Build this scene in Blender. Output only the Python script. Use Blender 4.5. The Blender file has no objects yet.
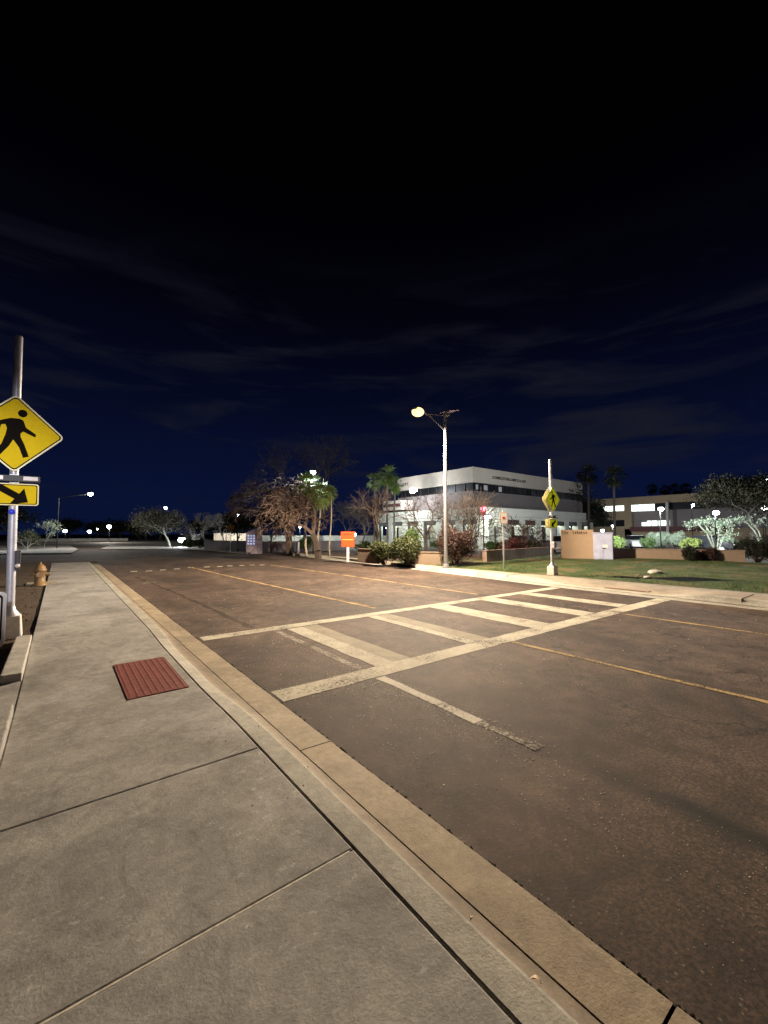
import bpy, bmesh, math, random
import numpy as np
from mathutils import Vector, Matrix, noise

C = bpy.context.scene.collection
R = math.radians
PI = math.pi

# ------------------------------------------------------------------ camera
CAM_H = 1.70
FPX = 415.0
YAW = R(38.0)
PITCH = math.atan(21.5 / FPX)
cam_d = bpy.data.cameras.new("camera")
cam = bpy.data.objects.new("camera", cam_d)
C.objects.link(cam)
cam.location = (0, 0, CAM_H)
cam.rotation_euler = (PI / 2 + PITCH, 0, -YAW)
cam_d.sensor_fit = 'VERTICAL'
cam_d.sensor_height = 24.0
cam_d.lens = FPX / 1024.0 * 24.0
cam_d.clip_start = 0.05
cam_d.clip_end = 2000
bpy.context.scene.camera = cam


def bearing(px, py):
    x = (px - 384) / FPX
    y = -(py - 512) / FPX
    fy = math.cos(PITCH) - y * math.sin(PITCH)
    fz = math.sin(PITCH) + y * math.cos(PITCH)
    return (x * math.cos(YAW) + fy * math.sin(YAW), -x * math.sin(YAW) + fy * math.cos(YAW), fz)


def gp(px, py, z=0.15):
    """measured ground point"""
    r = bearing(px, py)
    t = (z - CAM_H) / r[2]
    return Vector((r[0] * t, r[1] * t, z))


def at(px, py, d):
    """measured point at depth d metres"""
    r = bearing(px, py)
    t = d / (r[0] * math.sin(YAW) + r[1] * math.cos(YAW))
    return Vector((r[0] * t, r[1] * t, CAM_H + r[2] * t))


# --------------------------------------------------------------- materials
def newmat(name):
    m = bpy.data.materials.new(name)
    m.use_nodes = True
    nt = m.node_tree
    b = nt.nodes['Principled BSDF']
    return m, nt, b


def N(nt, t, **kw):
    n = nt.nodes.new(t)
    for k, v in kw.items():
        setattr(n, k, v)
    return n


def noise_tex(nt, vec, scale, detail=4, rough=0.55, dist=0.0):
    n = N(nt, 'ShaderNodeTexNoise')
    n.inputs['Scale'].default_value = scale
    n.inputs['Detail'].default_value = detail
    n.inputs['Roughness'].default_value = rough
    n.inputs['Distortion'].default_value = dist
    nt.links.new(vec, n.inputs['Vector'])
    return n.outputs['Fac']


def ramp(nt, fac, stops):
    n = N(nt, 'ShaderNodeValToRGB')
    cr = n.color_ramp
    while len(cr.elements) < len(stops):
        cr.elements.new(0.5)
    for e, (p, c) in zip(cr.elements, stops):
        e.position = p
        e.color = (c, c, c, 1) if isinstance(c, (int, float)) else (*c, 1)
    nt.links.new(fac, n.inputs['Fac'])
    return n.outputs['Color']


def mix(nt, a, b, fac, mode='MIX'):
    n = N(nt, 'ShaderNodeMix', data_type='RGBA', blend_type=mode)
    if hasattr(fac, 'default_value'):
        nt.links.new(fac, n.inputs[0])
    else:
        n.inputs[0].default_value = fac
    for s, i in ((a, 6), (b, 7)):
        if isinstance(s, (tuple, list)):
            n.inputs[i].default_value = (*s, 1)
        else:
            nt.links.new(s, n.inputs[i])
    return n.outputs[2]


def math_n(nt, op, a, b=None):
    n = N(nt, 'ShaderNodeMath', operation=op)
    for s, i in ((a, 0), (b, 1)):
        if s is None:
            continue
        if isinstance(s, (int, float)):
            n.inputs[i].default_value = s
        else:
            nt.links.new(s, n.inputs[i])
    return n.outputs[0]


def bump(nt, b, h, strength=0.4, dist=0.01):
    n = N(nt, 'ShaderNodeBump')
    n.inputs['Strength'].default_value = strength
    n.inputs['Distance'].default_value = dist
    nt.links.new(h, n.inputs['Height'])
    nt.links.new(n.outputs['Normal'], b.inputs['Normal'])


def objvec(nt, scale=(1, 1, 1)):
    tc = N(nt, 'ShaderNodeTexCoord')
    if scale == (1, 1, 1):
        return tc.outputs['Object']
    mp = N(nt, 'ShaderNodeMapping')
    mp.inputs['Scale'].default_value = scale
    nt.links.new(tc.outputs['Object'], mp.inputs['Vector'])
    return mp.outputs['Vector']


def simple(name, col, rough=0.6, metal=0.0, var=0.15, scale=6.0, bmp=0.0, spec=0.5):
    m, nt, b = newmat(name)
    b.inputs['Specular IOR Level'].default_value = spec
    v = objvec(nt)
    f = noise_tex(nt, v, scale, 5)
    lo = tuple(c * (1 - var) for c in col)
    hi = tuple(min(1, c * (1 + var)) for c in col)
    nt.links.new(ramp(nt, f, [(0.3, lo), (0.7, hi)]), b.inputs['Base Color'])
    b.inputs['Roughness'].default_value = rough
    b.inputs['Metallic'].default_value = metal
    if bmp:
        bump(nt, b, noise_tex(nt, v, scale * 8, 3), bmp, 0.01)
    return m


def emit(name, col, s, base=(0.8, 0.8, 0.8)):
    m, nt, b = newmat(name)
    b.inputs['Base Color'].default_value = (*base, 1)
    b.inputs['Emission Color'].default_value = (*col, 1)
    b.inputs['Emission Strength'].default_value = s
    return m


def concrete(name, base, warm, fleck=True, streak=0.0, dark=0.62):
    m, nt, b = newmat(name)
    v = objvec(nt)
    big = noise_tex(nt, v, 0.9, 5, 0.6, 0.4)
    mid = noise_tex(nt, v, 4.5, 6, 0.65, 0.6)
    fine = noise_tex(nt, v, 90, 3, 0.6)
    c = ramp(nt, big, [(0.30, tuple(x * dark for x in base)), (0.50, base), (0.68, warm)])
    c = mix(nt, c, ramp(nt, mid, [(0.34, 0.70), (0.62, 1.06)]), 0.8, 'MULTIPLY')
    m2_ = noise_tex(nt, v, 22, 5, 0.75, 0.3)
    c = mix(nt, c, ramp(nt, m2_, [(0.36, 0.80), (0.64, 1.12)]), 0.8, 'MULTIPLY')
    c = mix(nt, c, ramp(nt, fine, [(0.3, 0.8), (0.7, 1.12)]), 0.6, 'MULTIPLY')
    sv = objvec(nt, (1.0, 0.45, 1.0))
    st = noise_tex(nt, sv, 3.2, 6, 0.7, 1.2)
    c = mix(nt, c, ramp(nt, st, [(0.54, 1.0), (0.66, 0.62)]), 0.6, 'MULTIPLY')
    if fleck:
        rv = N(nt, 'ShaderNodeMapping')
        rv.inputs['Rotation'].default_value = (0, 0, 0.5)
        rv.inputs['Scale'].default_value = (1, 1.5, 1)
        nt.links.new(v, rv.inputs['Vector'])
        fl = noise_tex(nt, rv.outputs['Vector'], 13, 6, 0.8, 0.4)
        mk = noise_tex(nt, v, 1.4, 3)
        fm = math_n(nt, 'MULTIPLY', ramp(nt, fl, [(0.58, 0.0), (0.66, 1.0)]), ramp(nt, mk, [(0.42, 0.0), (0.56, 1.0)]))
        c = mix(nt, c, tuple(min(1, x * 1.55) for x in warm), math_n(nt, 'MULTIPLY', fm, 0.55))
        vo = N(nt, 'ShaderNodeTexVoronoi')
        vo.inputs['Scale'].default_value = 2.6
        wv = N(nt, 'ShaderNodeVectorMath', operation='MULTIPLY_ADD')
        nzz = N(nt, 'ShaderNodeTexNoise')
        nzz.inputs['Scale'].default_value = 30
        nt.links.new(v, nzz.inputs['Vector'])
        nt.links.new(nzz.outputs['Color'], wv.inputs[0])
        wv.inputs[1].default_value = (0.05, 0.05, 0)
        nt.links.new(v, wv.inputs[2])
        nt.links.new(wv.outputs[0], vo.inputs['Vector'])
        sp = ramp(nt, vo.outputs['Distance'], [(0.02, 1.0), (0.05, 0.0)])
        c = mix(nt, c, (0.05, 0.045, 0.035), math_n(nt, 'MULTIPLY', sp, ramp(nt, mk, [(0.50, 0.0), (0.56, 0.6)])))
    nt.links.new(c, b.inputs['Base Color'])
    b.inputs['Roughness'].default_value = 0.8
    hh = math_n(nt, 'ADD', fine, math_n(nt, 'MULTIPLY', mid, 1.5))
    bump(nt, b, hh, 0.35, 0.006)
    return m


def asphalt_colour(nt, v):
    big = noise_tex(nt, v, 0.45, 6, 0.62, 0.6)
    sv = N(nt, 'ShaderNodeMapping')
    sv.inputs['Scale'].default_value = (1.3, 0.14, 1)
    nt.links.new(v, sv.inputs['Vector'])
    tr = noise_tex(nt, sv.outputs['Vector'], 1.0, 5, 0.65, 0.3)
    mid = noise_tex(nt, v, 3.2, 7, 0.72, 0.5)
    fine = noise_tex(nt, v, 42, 3, 0.75)
    c = ramp(nt, big, [(0.36, (0.056, 0.038, 0.029)), (0.64, (0.120, 0.083, 0.062))])
    c = mix(nt, c, ramp(nt, tr, [(0.35, 0.70), (0.62, 1.15)]), 0.85, 'MULTIPLY')
    c = mix(nt, c, ramp(nt, mid, [(0.40, 0.60), (0.60, 1.25)]), 0.85, 'MULTIPLY')
    c = mix(nt, c, ramp(nt, fine, [(0.42, 0.45), (0.58, 1.6)]), 0.9, 'MULTIPLY')
    for sc_, thr, amt in ((34, 0.62, 0.7), (11, 0.90, 0.45)):
        vo = N(nt, 'ShaderNodeTexVoronoi')
        vo.inputs['Scale'].default_value = sc_
        nt.links.new(v, vo.inputs['Vector'])
        sp = ramp(nt, vo.outputs['Distance'], [(0.12 if sc_ > 20 else 0.06, 1.0), (0.22 if sc_ > 20 else 0.10, 0.0)])
        pk = ramp(nt, N2sep(nt, vo.outputs['Color']), [(thr, 0.0), (thr + 0.02, 1.0)])
        c = mix(nt, c, (0.36, 0.31, 0.25), math_n(nt, 'MULTIPLY', math_n(nt, 'MULTIPLY', sp, pk), amt * 0.6))
    return c, fine, big


def N2sep(nt, col):
    s = N(nt, 'ShaderNodeSeparateColor')
    nt.links.new(col, s.inputs[0])
    return s.outputs[0]


def cracks(nt, v, scale, width, dist_amt, mask_lo, mask_hi, mscale=0.35):
    nz = N(nt, 'ShaderNodeTexNoise')
    nz.inputs['Scale'].default_value = 2.5
    nz.inputs['Detail'].default_value = 5
    nt.links.new(v, nz.inputs['Vector'])
    vm = N(nt, 'ShaderNodeVectorMath', operation='MULTIPLY_ADD')
    nt.links.new(nz.outputs['Color'], vm.inputs[0])
    vm.inputs[1].default_value = (dist_amt, dist_amt, 0)
    nt.links.new(v, vm.inputs[2])
    vo = N(nt, 'ShaderNodeTexVoronoi', feature='DISTANCE_TO_EDGE')
    vo.inputs['Scale'].default_value = scale
    nt.links.new(vm.outputs[0], vo.inputs['Vector'])
    ln = ramp(nt, vo.outputs['Distance'], [(width * 0.4, 1.0), (width, 0.0)])
    mk = ramp(nt, noise_tex(nt, v, mscale, 3, 0.6, 0.3), [(mask_lo, 0.0), (mask_hi, 1.0)])
    return math_n(nt, 'MULTIPLY', ln, mk)


def make_asphalt():
    m, nt, b = newmat("worn_asphalt")
    v = objvec(nt)
    c, fine, big = asphalt_colour(nt, v)
    k1 = cracks(nt, v, 0.8, 0.014, 1.1, 0.41, 0.48)
    k2 = cracks(nt, v, 2.3, 0.020, 0.4, 0.50, 0.57, 0.5)
    k = math_n(nt, 'MAXIMUM', k1, k2)
    sx = N(nt, 'ShaderNodeSeparateXYZ')
    nt.links.new(v, sx.inputs[0])
    k = math_n(nt, 'MULTIPLY', k, ramp(nt, math_n(nt, 'MULTIPLY', sx.outputs['X'], 0.1), [(0.33, 0.0), (0.45, 1.0)]))
    # soft dark oily streak along the lane line
    wob = math_n(nt, 'MULTIPLY', math_n(nt, 'SUBTRACT', noise_tex(nt, v, 1.3, 4), 0.5), 0.25)
    dx = math_n(nt, 'ABSOLUTE', math_n(nt, 'ADD', math_n(nt, 'SUBTRACT', sx.outputs['X'], 3.13), wob))
    stx = ramp(nt, dx, [(0.02, 1.0), (0.20, 0.0)])
    sty = ramp(nt, math_n(nt, 'MULTIPLY', math_n(nt, 'ADD', sx.outputs['Y'], 10.0), 0.05), [(0.545, 1.0), (0.60, 0.0)])
    c = mix(nt, c, (0.012, 0.011, 0.009), math_n(nt, 'MULTIPLY', math_n(nt, 'MULTIPLY', stx, sty), 0.9))
    c = mix(nt, c, (0.012, 0.010, 0.008), math_n(nt, 'MULTIPLY', k, 0.85))
    nt.links.new(c, b.inputs['Base Color'])
    nt.links.new(ramp(nt, fine, [(0.3, 0.72), (0.7, 0.95)]), b.inputs['Roughness'])
    b.inputs['Specular IOR Level'].default_value = 0.35
    h = math_n(nt, 'SUBTRACT', fine, math_n(nt, 'MULTIPLY', k, 0.4))
    bump(nt, b, h, 0.4, 0.005)
    return m


def make_paint(name, col, wear_lo, wear_hi, dirt=0.75):
    m, nt, b = newmat(name)
    v = objvec(nt)
    a, fine, big = asphalt_colour(nt, v)
    n1 = noise_tex(nt, v, 30, 5, 0.75)
    n2 = noise_tex(nt, v, 1.6, 4, 0.6)
    w = math_n(nt, 'ADD', math_n(nt, 'MULTIPLY', n1, 0.7), math_n(nt, 'MULTIPLY', n2, 0.45))
    wear = ramp(nt, w, [(wear_lo, 1.0), (wear_hi, 0.0)])
    d = ramp(nt, noise_tex(nt, v, 3.0, 6, 0.7, 0.6), [(0.3, dirt), (0.65, 1.0)])
    p = mix(nt, col, d, 1.0, 'MULTIPLY')
    c = mix(nt, p, a, wear)
    nt.links.new(c, b.inputs['Base Color'])
    b.inputs['Roughness'].default_value = 0.85
    b.inputs['Specular IOR Level'].default_value = 0.25
    bump(nt, b, fine, 0.5, 0.006)
    return m


M = {}
M['asphalt'] = make_asphalt()
M['white_paint'] = make_paint("worn_white_paint", (0.62, 0.58, 0.47), 0.465, 0.545, 0.64)
M['dull_paint'] = make_paint("dull_tan_paint", (0.40, 0.36, 0.28), 0.42, 0.54, 0.62)
M['lane_paint'] = make_paint("chipped_lane_paint", (0.66, 0.62, 0.53), 0.46, 0.55, 0.75)
M['faded_paint'] = make_paint("faded_white_paint", (0.60, 0.56, 0.48), 0.54, 0.66)
M['yellow_paint'] = make_paint("worn_yellow_paint", (0.56, 0.40, 0.18), 0.50, 0.60)
M['ghost_yellow'] = make_paint("ghost_yellow_paint", (0.46, 0.28, 0.09), 0.55, 0.70)
M['tar'] = make_paint("tar_seal", (0.017, 0.013, 0.010), 0.46, 0.70, 0.8)
M['sidewalk'] = concrete("sidewalk_concrete", (0.37, 0.357, 0.335), (0.46, 0.445, 0.42))
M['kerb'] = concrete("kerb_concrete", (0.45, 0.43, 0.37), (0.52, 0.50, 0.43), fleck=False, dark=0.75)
M['gutter'] = concrete("gutter_concrete", (0.40, 0.325, 0.225), (0.47, 0.39, 0.28), fleck=False, dark=0.72)
M['far_walk'] = concrete("far_sidewalk_concrete", (0.36, 0.31, 0.24), (0.43, 0.37, 0.29), fleck=False, dark=0.8)
M['white_conc'] = concrete("pale_concrete", (0.52, 0.50, 0.46), (0.6, 0.58, 0.53), fleck=False, dark=0.7)
M['grit'] = simple('pale_road_grit', (0.85, 0.80, 0.70), 0.8, var=0.1, scale=40, spec=0.3)
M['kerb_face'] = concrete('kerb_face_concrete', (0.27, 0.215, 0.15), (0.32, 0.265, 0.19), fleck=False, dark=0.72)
M['mortar'] = simple("light_joint", (0.66, 0.62, 0.54), 0.9, var=0.3, scale=40)


def make_dirt():
    m, nt, b = newmat("dirt_and_gravel")
    v = objvec(nt)
    n1 = noise_tex(nt, v, 2.0, 6, 0.65)
    n2 = noise_tex(nt, v, 38, 4, 0.7)
    c = ramp(nt, n1, [(0.3, (0.045, 0.030, 0.018)), (0.7, (0.10, 0.068, 0.040))])
    c = mix(nt, c, ramp(nt, n2, [(0.3, 0.5), (0.7, 1.5)]), 0.9, 'MULTIPLY')
    nt.links.new(c, b.inputs['Base Color'])
    b.inputs['Roughness'].default_value = 0.95
    bump(nt, b, n2, 1.0, 0.03)
    return m


def make_lawn():
    m, nt, b = newmat("lawn_grass")
    v = objvec(nt)
    n1 = noise_tex(nt, v, 0.7, 6, 0.65, 0.4)
    n2 = noise_tex(nt, v, 45, 4, 0.75)
    c = ramp(nt, n1, [(0.3, (0.028, 0.050, 0.010)), (0.5, (0.060, 0.100, 0.020)), (0.62, (0.17, 0.125, 0.06))])
    c = mix(nt, c, ramp(nt, n2, [(0.3, 0.45), (0.7, 1.5)]), 0.9, 'MULTIPLY')
    nt.links.new(c, b.inputs['Base Color'])
    b.inputs['Roughness'].default_value = 0.95
    bump(nt, b, n2, 1.0, 0.05)
    return m


M['dirt'] = make_dirt()
M['lawn'] = make_lawn()
M['ground'] = simple("dry_ground", (0.07, 0.055, 0.04), 0.95, var=0.4, scale=0.5)
M['galv'] = simple("galvanised_steel", (0.48, 0.48, 0.52), 0.45, 0.35, 0.12, 9)
M['pole_grey'] = simple('dull_grey_pole', (0.26, 0.255, 0.27), 0.6, 0.1, 0.12, 9, spec=0.2)
M['dark_metal'] = simple("dark_metal", (0.03, 0.03, 0.03), 0.5, 0.4, 0.2)
M['black'] = simple("black_sheeting", (0.010, 0.008, 0.006), 0.8, 0, 0.2, spec=0.05)
M['sign_yellow'] = simple("yellow_sign_sheeting", (0.84, 0.60, 0.008), 0.6, 0, 0.06, 3, spec=0.08)
M['sign_lime'] = simple("yellow_green_sheeting", (0.78, 0.80, 0.012), 0.6, 0, 0.05, 3, spec=0.08)
M['ghost_sign'] = simple('dull_yellow_brown_plate', (0.20, 0.12, 0.02), 0.7, 0, 0.1)
M['slab'] = simple('pinkish_grey_slab', (0.36, 0.30, 0.34), 0.8, 0, 0.25, 2.0)
M['sign_edge'] = simple("pale_sign_edge", (0.88, 0.80, 0.42), 0.4, 0, 0.05)
M['sign_orange'] = simple("orange_sign_sheeting", (0.85, 0.075, 0.015), 0.45, 0, 0.08)
M['sign_orange2'] = simple("pale_orange_band", (0.95, 0.36, 0.10), 0.45, 0, 0.08)
M['white_sheet'] = simple("white_sheeting", (0.78, 0.76, 0.74), 0.4, 0, 0.05)
M['red_sheet'] = simple("red_sheeting", (0.55, 0.04, 0.03), 0.4, 0, 0.1)
M['blue_sheet'] = simple("blue_sticker", (0.03, 0.06, 0.75), 0.4, 0, 0.1)
M['lens_off'] = simple("unlit_beacon_lens", (0.72, 0.62, 0.56), 0.25, 0, 0.05)
M['base_conc'] = simple("painted_pole_base", (0.66, 0.60, 0.56), 0.7, 0, 0.15, 14, 0.3)
M['hydrant'] = simple("hydrant_yellow", (0.22, 0.135, 0.055), 0.5, 0, 0.25, 12)
M['mat_red'] = simple("brick_red_tactile_mat", (0.20, 0.040, 0.030), 0.7, 0, 0.28, 18, 0.3)
M['mat_dull'] = simple('faded_tactile_mat', (0.30, 0.22, 0.165), 0.8, 0, 0.2, 12)
M['wall_tan'] = simple("tan_stucco", (0.25, 0.19, 0.14), 0.9, 0, 0.1, 8, 0.4)
M['wall_pink'] = simple("pinkish_block", (0.24, 0.17, 0.14), 0.9, 0, 0.15, 3, 0.4)
M['box_tan'] = simple("tan_panel", (0.38, 0.27, 0.18), 0.8, 0, 0.05, 3, 0.1)
M['letters'] = simple("dark_letters", (0.03, 0.015, 0.008), 0.7)
M['cabinet'] = simple("lavender_grey_cabinet", (0.40, 0.44, 0.62), 0.5, 0, 0.15, 2.5)
M['stucco'] = simple("warm_white_stucco", (0.50, 0.44, 0.38), 0.9, 0, 0.08, 0.6, 0.2)
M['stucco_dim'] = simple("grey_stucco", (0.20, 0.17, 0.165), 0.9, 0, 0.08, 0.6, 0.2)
M['stucco_mint'] = simple("pale_mint_render", (0.52, 0.51, 0.45), 0.9, 0, 0.06, 0.8, 0.2)
M['stucco_tan'] = simple("tan_render", (0.30, 0.225, 0.14), 0.9, 0, 0.1, 0.5, 0.2)
M['stucco_grey'] = simple("grey_block", (0.22, 0.22, 0.24), 0.9, 0, 0.15, 1.5, 0.2)
M['glass'] = simple("dark_window_glass", (0.008, 0.009, 0.012), 0.4, 0, 0.2, spec=0.2)
M['frame'] = simple("window_mullion", (0.03, 0.028, 0.028), 0.5)
M['maroon'] = simple("maroon_fascia", (0.08, 0.022, 0.022), 0.7)
M['bark'] = simple("brown_bark", (0.07, 0.05, 0.04), 0.9, 0, 0.35, 14, 0.5)
M['bark_red'] = simple("reddish_bark", (0.095, 0.064, 0.050), 0.9, 0, 0.3, 14, 0.5)
M['bark_dark'] = simple('blackish_bark', (0.035, 0.024, 0.018), 0.9, 0, 0.3, 14)
M['twig_red'] = simple('thin_reddish_twigs', (0.038, 0.027, 0.022), 0.9, 0, 0.3, 14)
M['bark_grey'] = simple("grey_bark", (0.20, 0.18, 0.16), 0.9, 0, 0.3, 14, 0.5)
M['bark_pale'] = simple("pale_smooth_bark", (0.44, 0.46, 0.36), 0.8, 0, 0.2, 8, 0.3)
M['palm_bark'] = simple("palm_bark", (0.36, 0.32, 0.26), 0.9, 0, 0.3, 6, 0.6)


def leafmat(name, a, bcol):
    m, nt, b = newmat(name)
    v = objvec(nt)
    f = noise_tex(nt, v, 1.6, 5, 0.7)
    nt.links.new(ramp(nt, f, [(0.35, a), (0.65, bcol)]), b.inputs['Base Color'])
    b.inputs['Roughness'].default_value = 0.6
    return m


M['leaf_olive'] = leafmat("olive_leaves", (0.028, 0.040, 0.011), (0.070, 0.085, 0.026))
M['leaf_mesq'] = leafmat('brownish_olive_leaves', (0.018, 0.018, 0.008), (0.050, 0.045, 0.022))
M['leaf_green'] = leafmat("green_leaves", (0.04, 0.075, 0.020), (0.09, 0.15, 0.04))
M['leaf_lime'] = leafmat("fresh_leaves", (0.14, 0.22, 0.05), (0.30, 0.40, 0.12))
M['leaf_dark'] = leafmat("dark_leaves", (0.008, 0.012, 0.006), (0.022, 0.028, 0.012))
M['leaf_red'] = leafmat("reddish_leaves", (0.03, 0.015, 0.012), (0.075, 0.036, 0.028))
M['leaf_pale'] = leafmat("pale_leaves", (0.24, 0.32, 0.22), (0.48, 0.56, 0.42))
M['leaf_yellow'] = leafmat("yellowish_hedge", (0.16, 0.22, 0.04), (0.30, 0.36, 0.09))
M['paint_white'] = simple("white_car_paint", (0.70, 0.72, 0.74), 0.25, 0, 0.03)
M['paint_grey'] = simple("grey_car_paint", (0.22, 0.23, 0.25), 0.25, 0.3, 0.05)
M['paint_dark'] = simple("dark_car_paint", (0.02, 0.02, 0.025), 0.2, 0.2, 0.05)
M['dry_leaf'] = simple('dry_leaf', (0.62, 0.48, 0.32), 0.7, var=0.2, scale=60)
M['tyre'] = simple("tyre_rubber", (0.015, 0.015, 0.015), 0.9)
M['rim'] = simple("wheel_rim", (0.45, 0.45, 0.47), 0.3, 0.7)
M['warm_lens'] = emit("warm_lamp_lens", (1.0, 0.66, 0.24), 2.7)
M['cool_lens'] = emit("cool_lamp_lens", (0.86, 0.94, 1.0), 45)
M['soft_lens'] = emit("soft_white_lens", (1.0, 0.93, 0.80), 14)
M['red_lens'] = emit("red_signal_lens", (1.0, 0.03, 0.05), 30)
M['win_lit'] = emit("lit_office_window", (0.86, 1.0, 0.90), 1.7)
M['win_lit_dim'] = emit("dim_lit_window", (0.75, 0.8, 0.85), 0.25, (0.1, 0.1, 0.1))
M['lobby_lit'] = emit("lit_lobby_panel", (0.80, 1.0, 0.84), 2.0)
M['blue_lit'] = emit("blue_lit_panel", (0.45, 0.52, 0.9), 0.7)


# ----------------------------------------------------------------- helpers
class MB:
    def __init__(s):
        s.v, s.f, s.mi, s.sm, s.mats = [], [], [], [], []

    def _m(s, mat):
        if mat is None:
            return 0
        if mat not in s.mats:
            s.mats.append(mat)
        return s.mats.index(mat)

    def add(s, vs, fs, mat=None, smooth=False):
        b = len(s.v)
        s.v.extend([tuple(x) for x in vs])
        i = s._m(mat)
        for f in fs:
            s.f.append(tuple(b + k for k in f))
            s.mi.append(i)
            s.sm.append(smooth)
        return s

    def box(s, c, d, rz=0, mat=None, taper=1.0, rx=0, ry=0):
        x, y, z = d[0] / 2, d[1] / 2, d[2] / 2
        t = taper
        vs = [(-x, -y, -z), (x, -y, -z), (x, y, -z), (-x, y, -z), (-x * t, -y * t, z), (x * t, -y * t, z), (x * t, y * t, z), (-x * t, y * t, z)]
        mt = Matrix.Translation(c) @ Matrix.Rotation(rz, 4, 'Z') @ Matrix.Rotation(ry, 4, 'Y') @ Matrix.Rotation(rx, 4, 'X')
        s.add([mt @ Vector(p) for p in vs], [(0, 3, 2, 1), (4, 5, 6, 7), (0, 1, 5, 4), (1, 2, 6, 5), (2, 3, 7, 6), (3, 0, 4, 7)], mat)
        return s

    def tube(s, p0, p1, r0, r1=None, n=10, caps=True, mat=None):
        if r1 is None:
            r1 = r0
        p0, p1 = Vector(p0), Vector(p1)
        d = (p1 - p0)
        if d.length < 1e-6:
            return s
        d.normalize()
        a = d.orthogonal().normalized()
        b = d.cross(a)
        vs = []
        for p, r in ((p0, r0), (p1, r1)):
            for k in range(n):
                t = 2 * PI * k / n
                vs.append(p + (a * math.cos(t) + b * math.sin(t)) * r)
        fs = [(k, (k + 1) % n, n + (k + 1) % n, n + k) for k in range(n)]
        s.add(vs, fs, mat, n > 5)
        if caps:
            s.add(vs[:n], [tuple(range(n))[::-1]], mat)
            s.add(vs[n:], [tuple(range(n))], mat)
        return s

    def lathe(s, c, prof, n=20, mat=None):
        vs = []
        for r, z in prof:
            for k in range(n):
                t = 2 * PI * k / n
                vs.append((c[0] + r * math.cos(t), c[1] + r * math.sin(t), c[2] + z))
        fs = []
        for j in range(len(prof) - 1):
            for k in range(n):
                fs.append((j * n + k, j * n + (k + 1) % n, (j + 1) * n + (k + 1) % n, (j + 1) * n + k))
        s.add(vs, fs, mat, True)
        return s

    def ball(s, c, r, n=12, sq=(1, 1, 1), mat=None):
        vs, fs = [], []
        m = n // 2
        for j in range(m + 1):
            ph = PI * j / m
            for k in range(n):
                t = 2 * PI * k / n
                vs.append((c[0] + r * sq[0] * math.sin(ph) * math.cos(t), c[1] + r * sq[1] * math.sin(ph) * math.sin(t), c[2] + r * sq[2] * math.cos(ph)))
        for j in range(m):
            for k in range(n):
                fs.append((j * n + k, (j + 1) * n + k, (j + 1) * n + (k + 1) % n, j * n + (k + 1) % n))
        s.add(vs, fs, mat, True)
        return s

    def plate(s, pts, y0, y1, mat=None):
        """polygon in x,z extruded from y0 to y1 (y0 < y1, front at y0)"""
        n = len(pts)
        vs = [(x, y0, z) for x, z in pts] + [(x, y1, z) for x, z in pts]
        fs = [tuple(range(n)), tuple(range(2 * n - 1, n - 1, -1))]
        fs += [(k, n + k, n + (k + 1) % n, (k + 1) % n) for k in range(n)]
        s.add(vs, fs, mat)
        return s

    def sheet(s, pts, z, mat=None):
        s.add([(x, y, z) for x, y in pts], [tuple(range(len(pts)))], mat)
        return s

    def build(s, name, mat=None, parent=None, bevel=0.0, loc=None):
        me = bpy.data.meshes.new(name)
        me.from_pydata(s.v, [], s.f)
        ms = s.mats if s.mats else [mat]
        if s.mats and mat is not None and mat not in ms:
            pass
        for m in ms:
            me.materials.append(m)
        if len(s.mats) > 0:
            me.polygons.foreach_set('material_index', s.mi)
        me.polygons.foreach_set('use_smooth', s.sm)
        bm = bmesh.new()
        bm.from_mesh(me)
        if len(bm.faces) < 4000:
            bmesh.ops.recalc_face_normals(bm, faces=bm.faces)
        bm.to_mesh(me)
        bm.free()
        me.update()
        o = bpy.data.objects.new(name, me)
        C.objects.link(o)
        if parent:
            o.parent = parent
        if loc:
            o.location = loc
        if bevel:
            bv = o.modifiers.new('bevel', 'BEVEL')
            bv.width = bevel
            bv.segments = 2
            bv.limit_method = 'ANGLE'
        return o


def thing(name, label, cat, loc=(0, 0, 0), rz=0, group=None):
    o = bpy.data.objects.new(name, None)
    o.empty_display_size = 0.3
    C.objects.link(o)
    o.location = loc
    o.rotation_euler = (0, 0, rz)
    o['label'] = label
    o['category'] = cat
    if group:
        o['group'] = group
    return o


def tag(o, label, cat, group=None):
    o['label'] = label
    o['category'] = cat
    if group:
        o['group'] = group
    return o


def struct(o):
    o['kind'] = 'structure'
    return o


def stuff(o):
    o['kind'] = 'stuff'
    return o


def light(name, kind, loc, energy, col, size=0.15, parent=None, **kw):
    d = bpy.data.lights.new(name, kind)
    d.energy = energy
    d.color = col
    if kind == 'AREA':
        d.size = size
    else:
        d.shadow_soft_size = size
    for k, v in kw.items():
        setattr(d, k, v)
    o = bpy.data.objects.new(name, d)
    C.objects.link(o)
    o.location = loc
    if parent:
        o.parent = parent
    return o


def aim(o, target):
    d = Vector(target) - Vector(o.location)
    o.rotation_euler = d.to_track_quat('-Z', 'Y').to_euler()


# ================================================================ THE GROUND
rng = random.Random(7)

b = MB().sheet([(-600, -300), (900, -300), (900, 900), (-600, 900)], -0.03)
struct(b.build('ground', M['ground']))

# road: near side edge straight, far kerb a gentle curve
FAR_KERB = [(-60, 12.7), (0, 12.75), (3, 12.78), (5, 12.82), (7.5, 12.9), (10.3, 13.3), (13, 13.55), (16.5, 13.9), (19.5, 14.15), (24, 14.3), (28.5, 14.35), (31, 13.9)]


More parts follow.
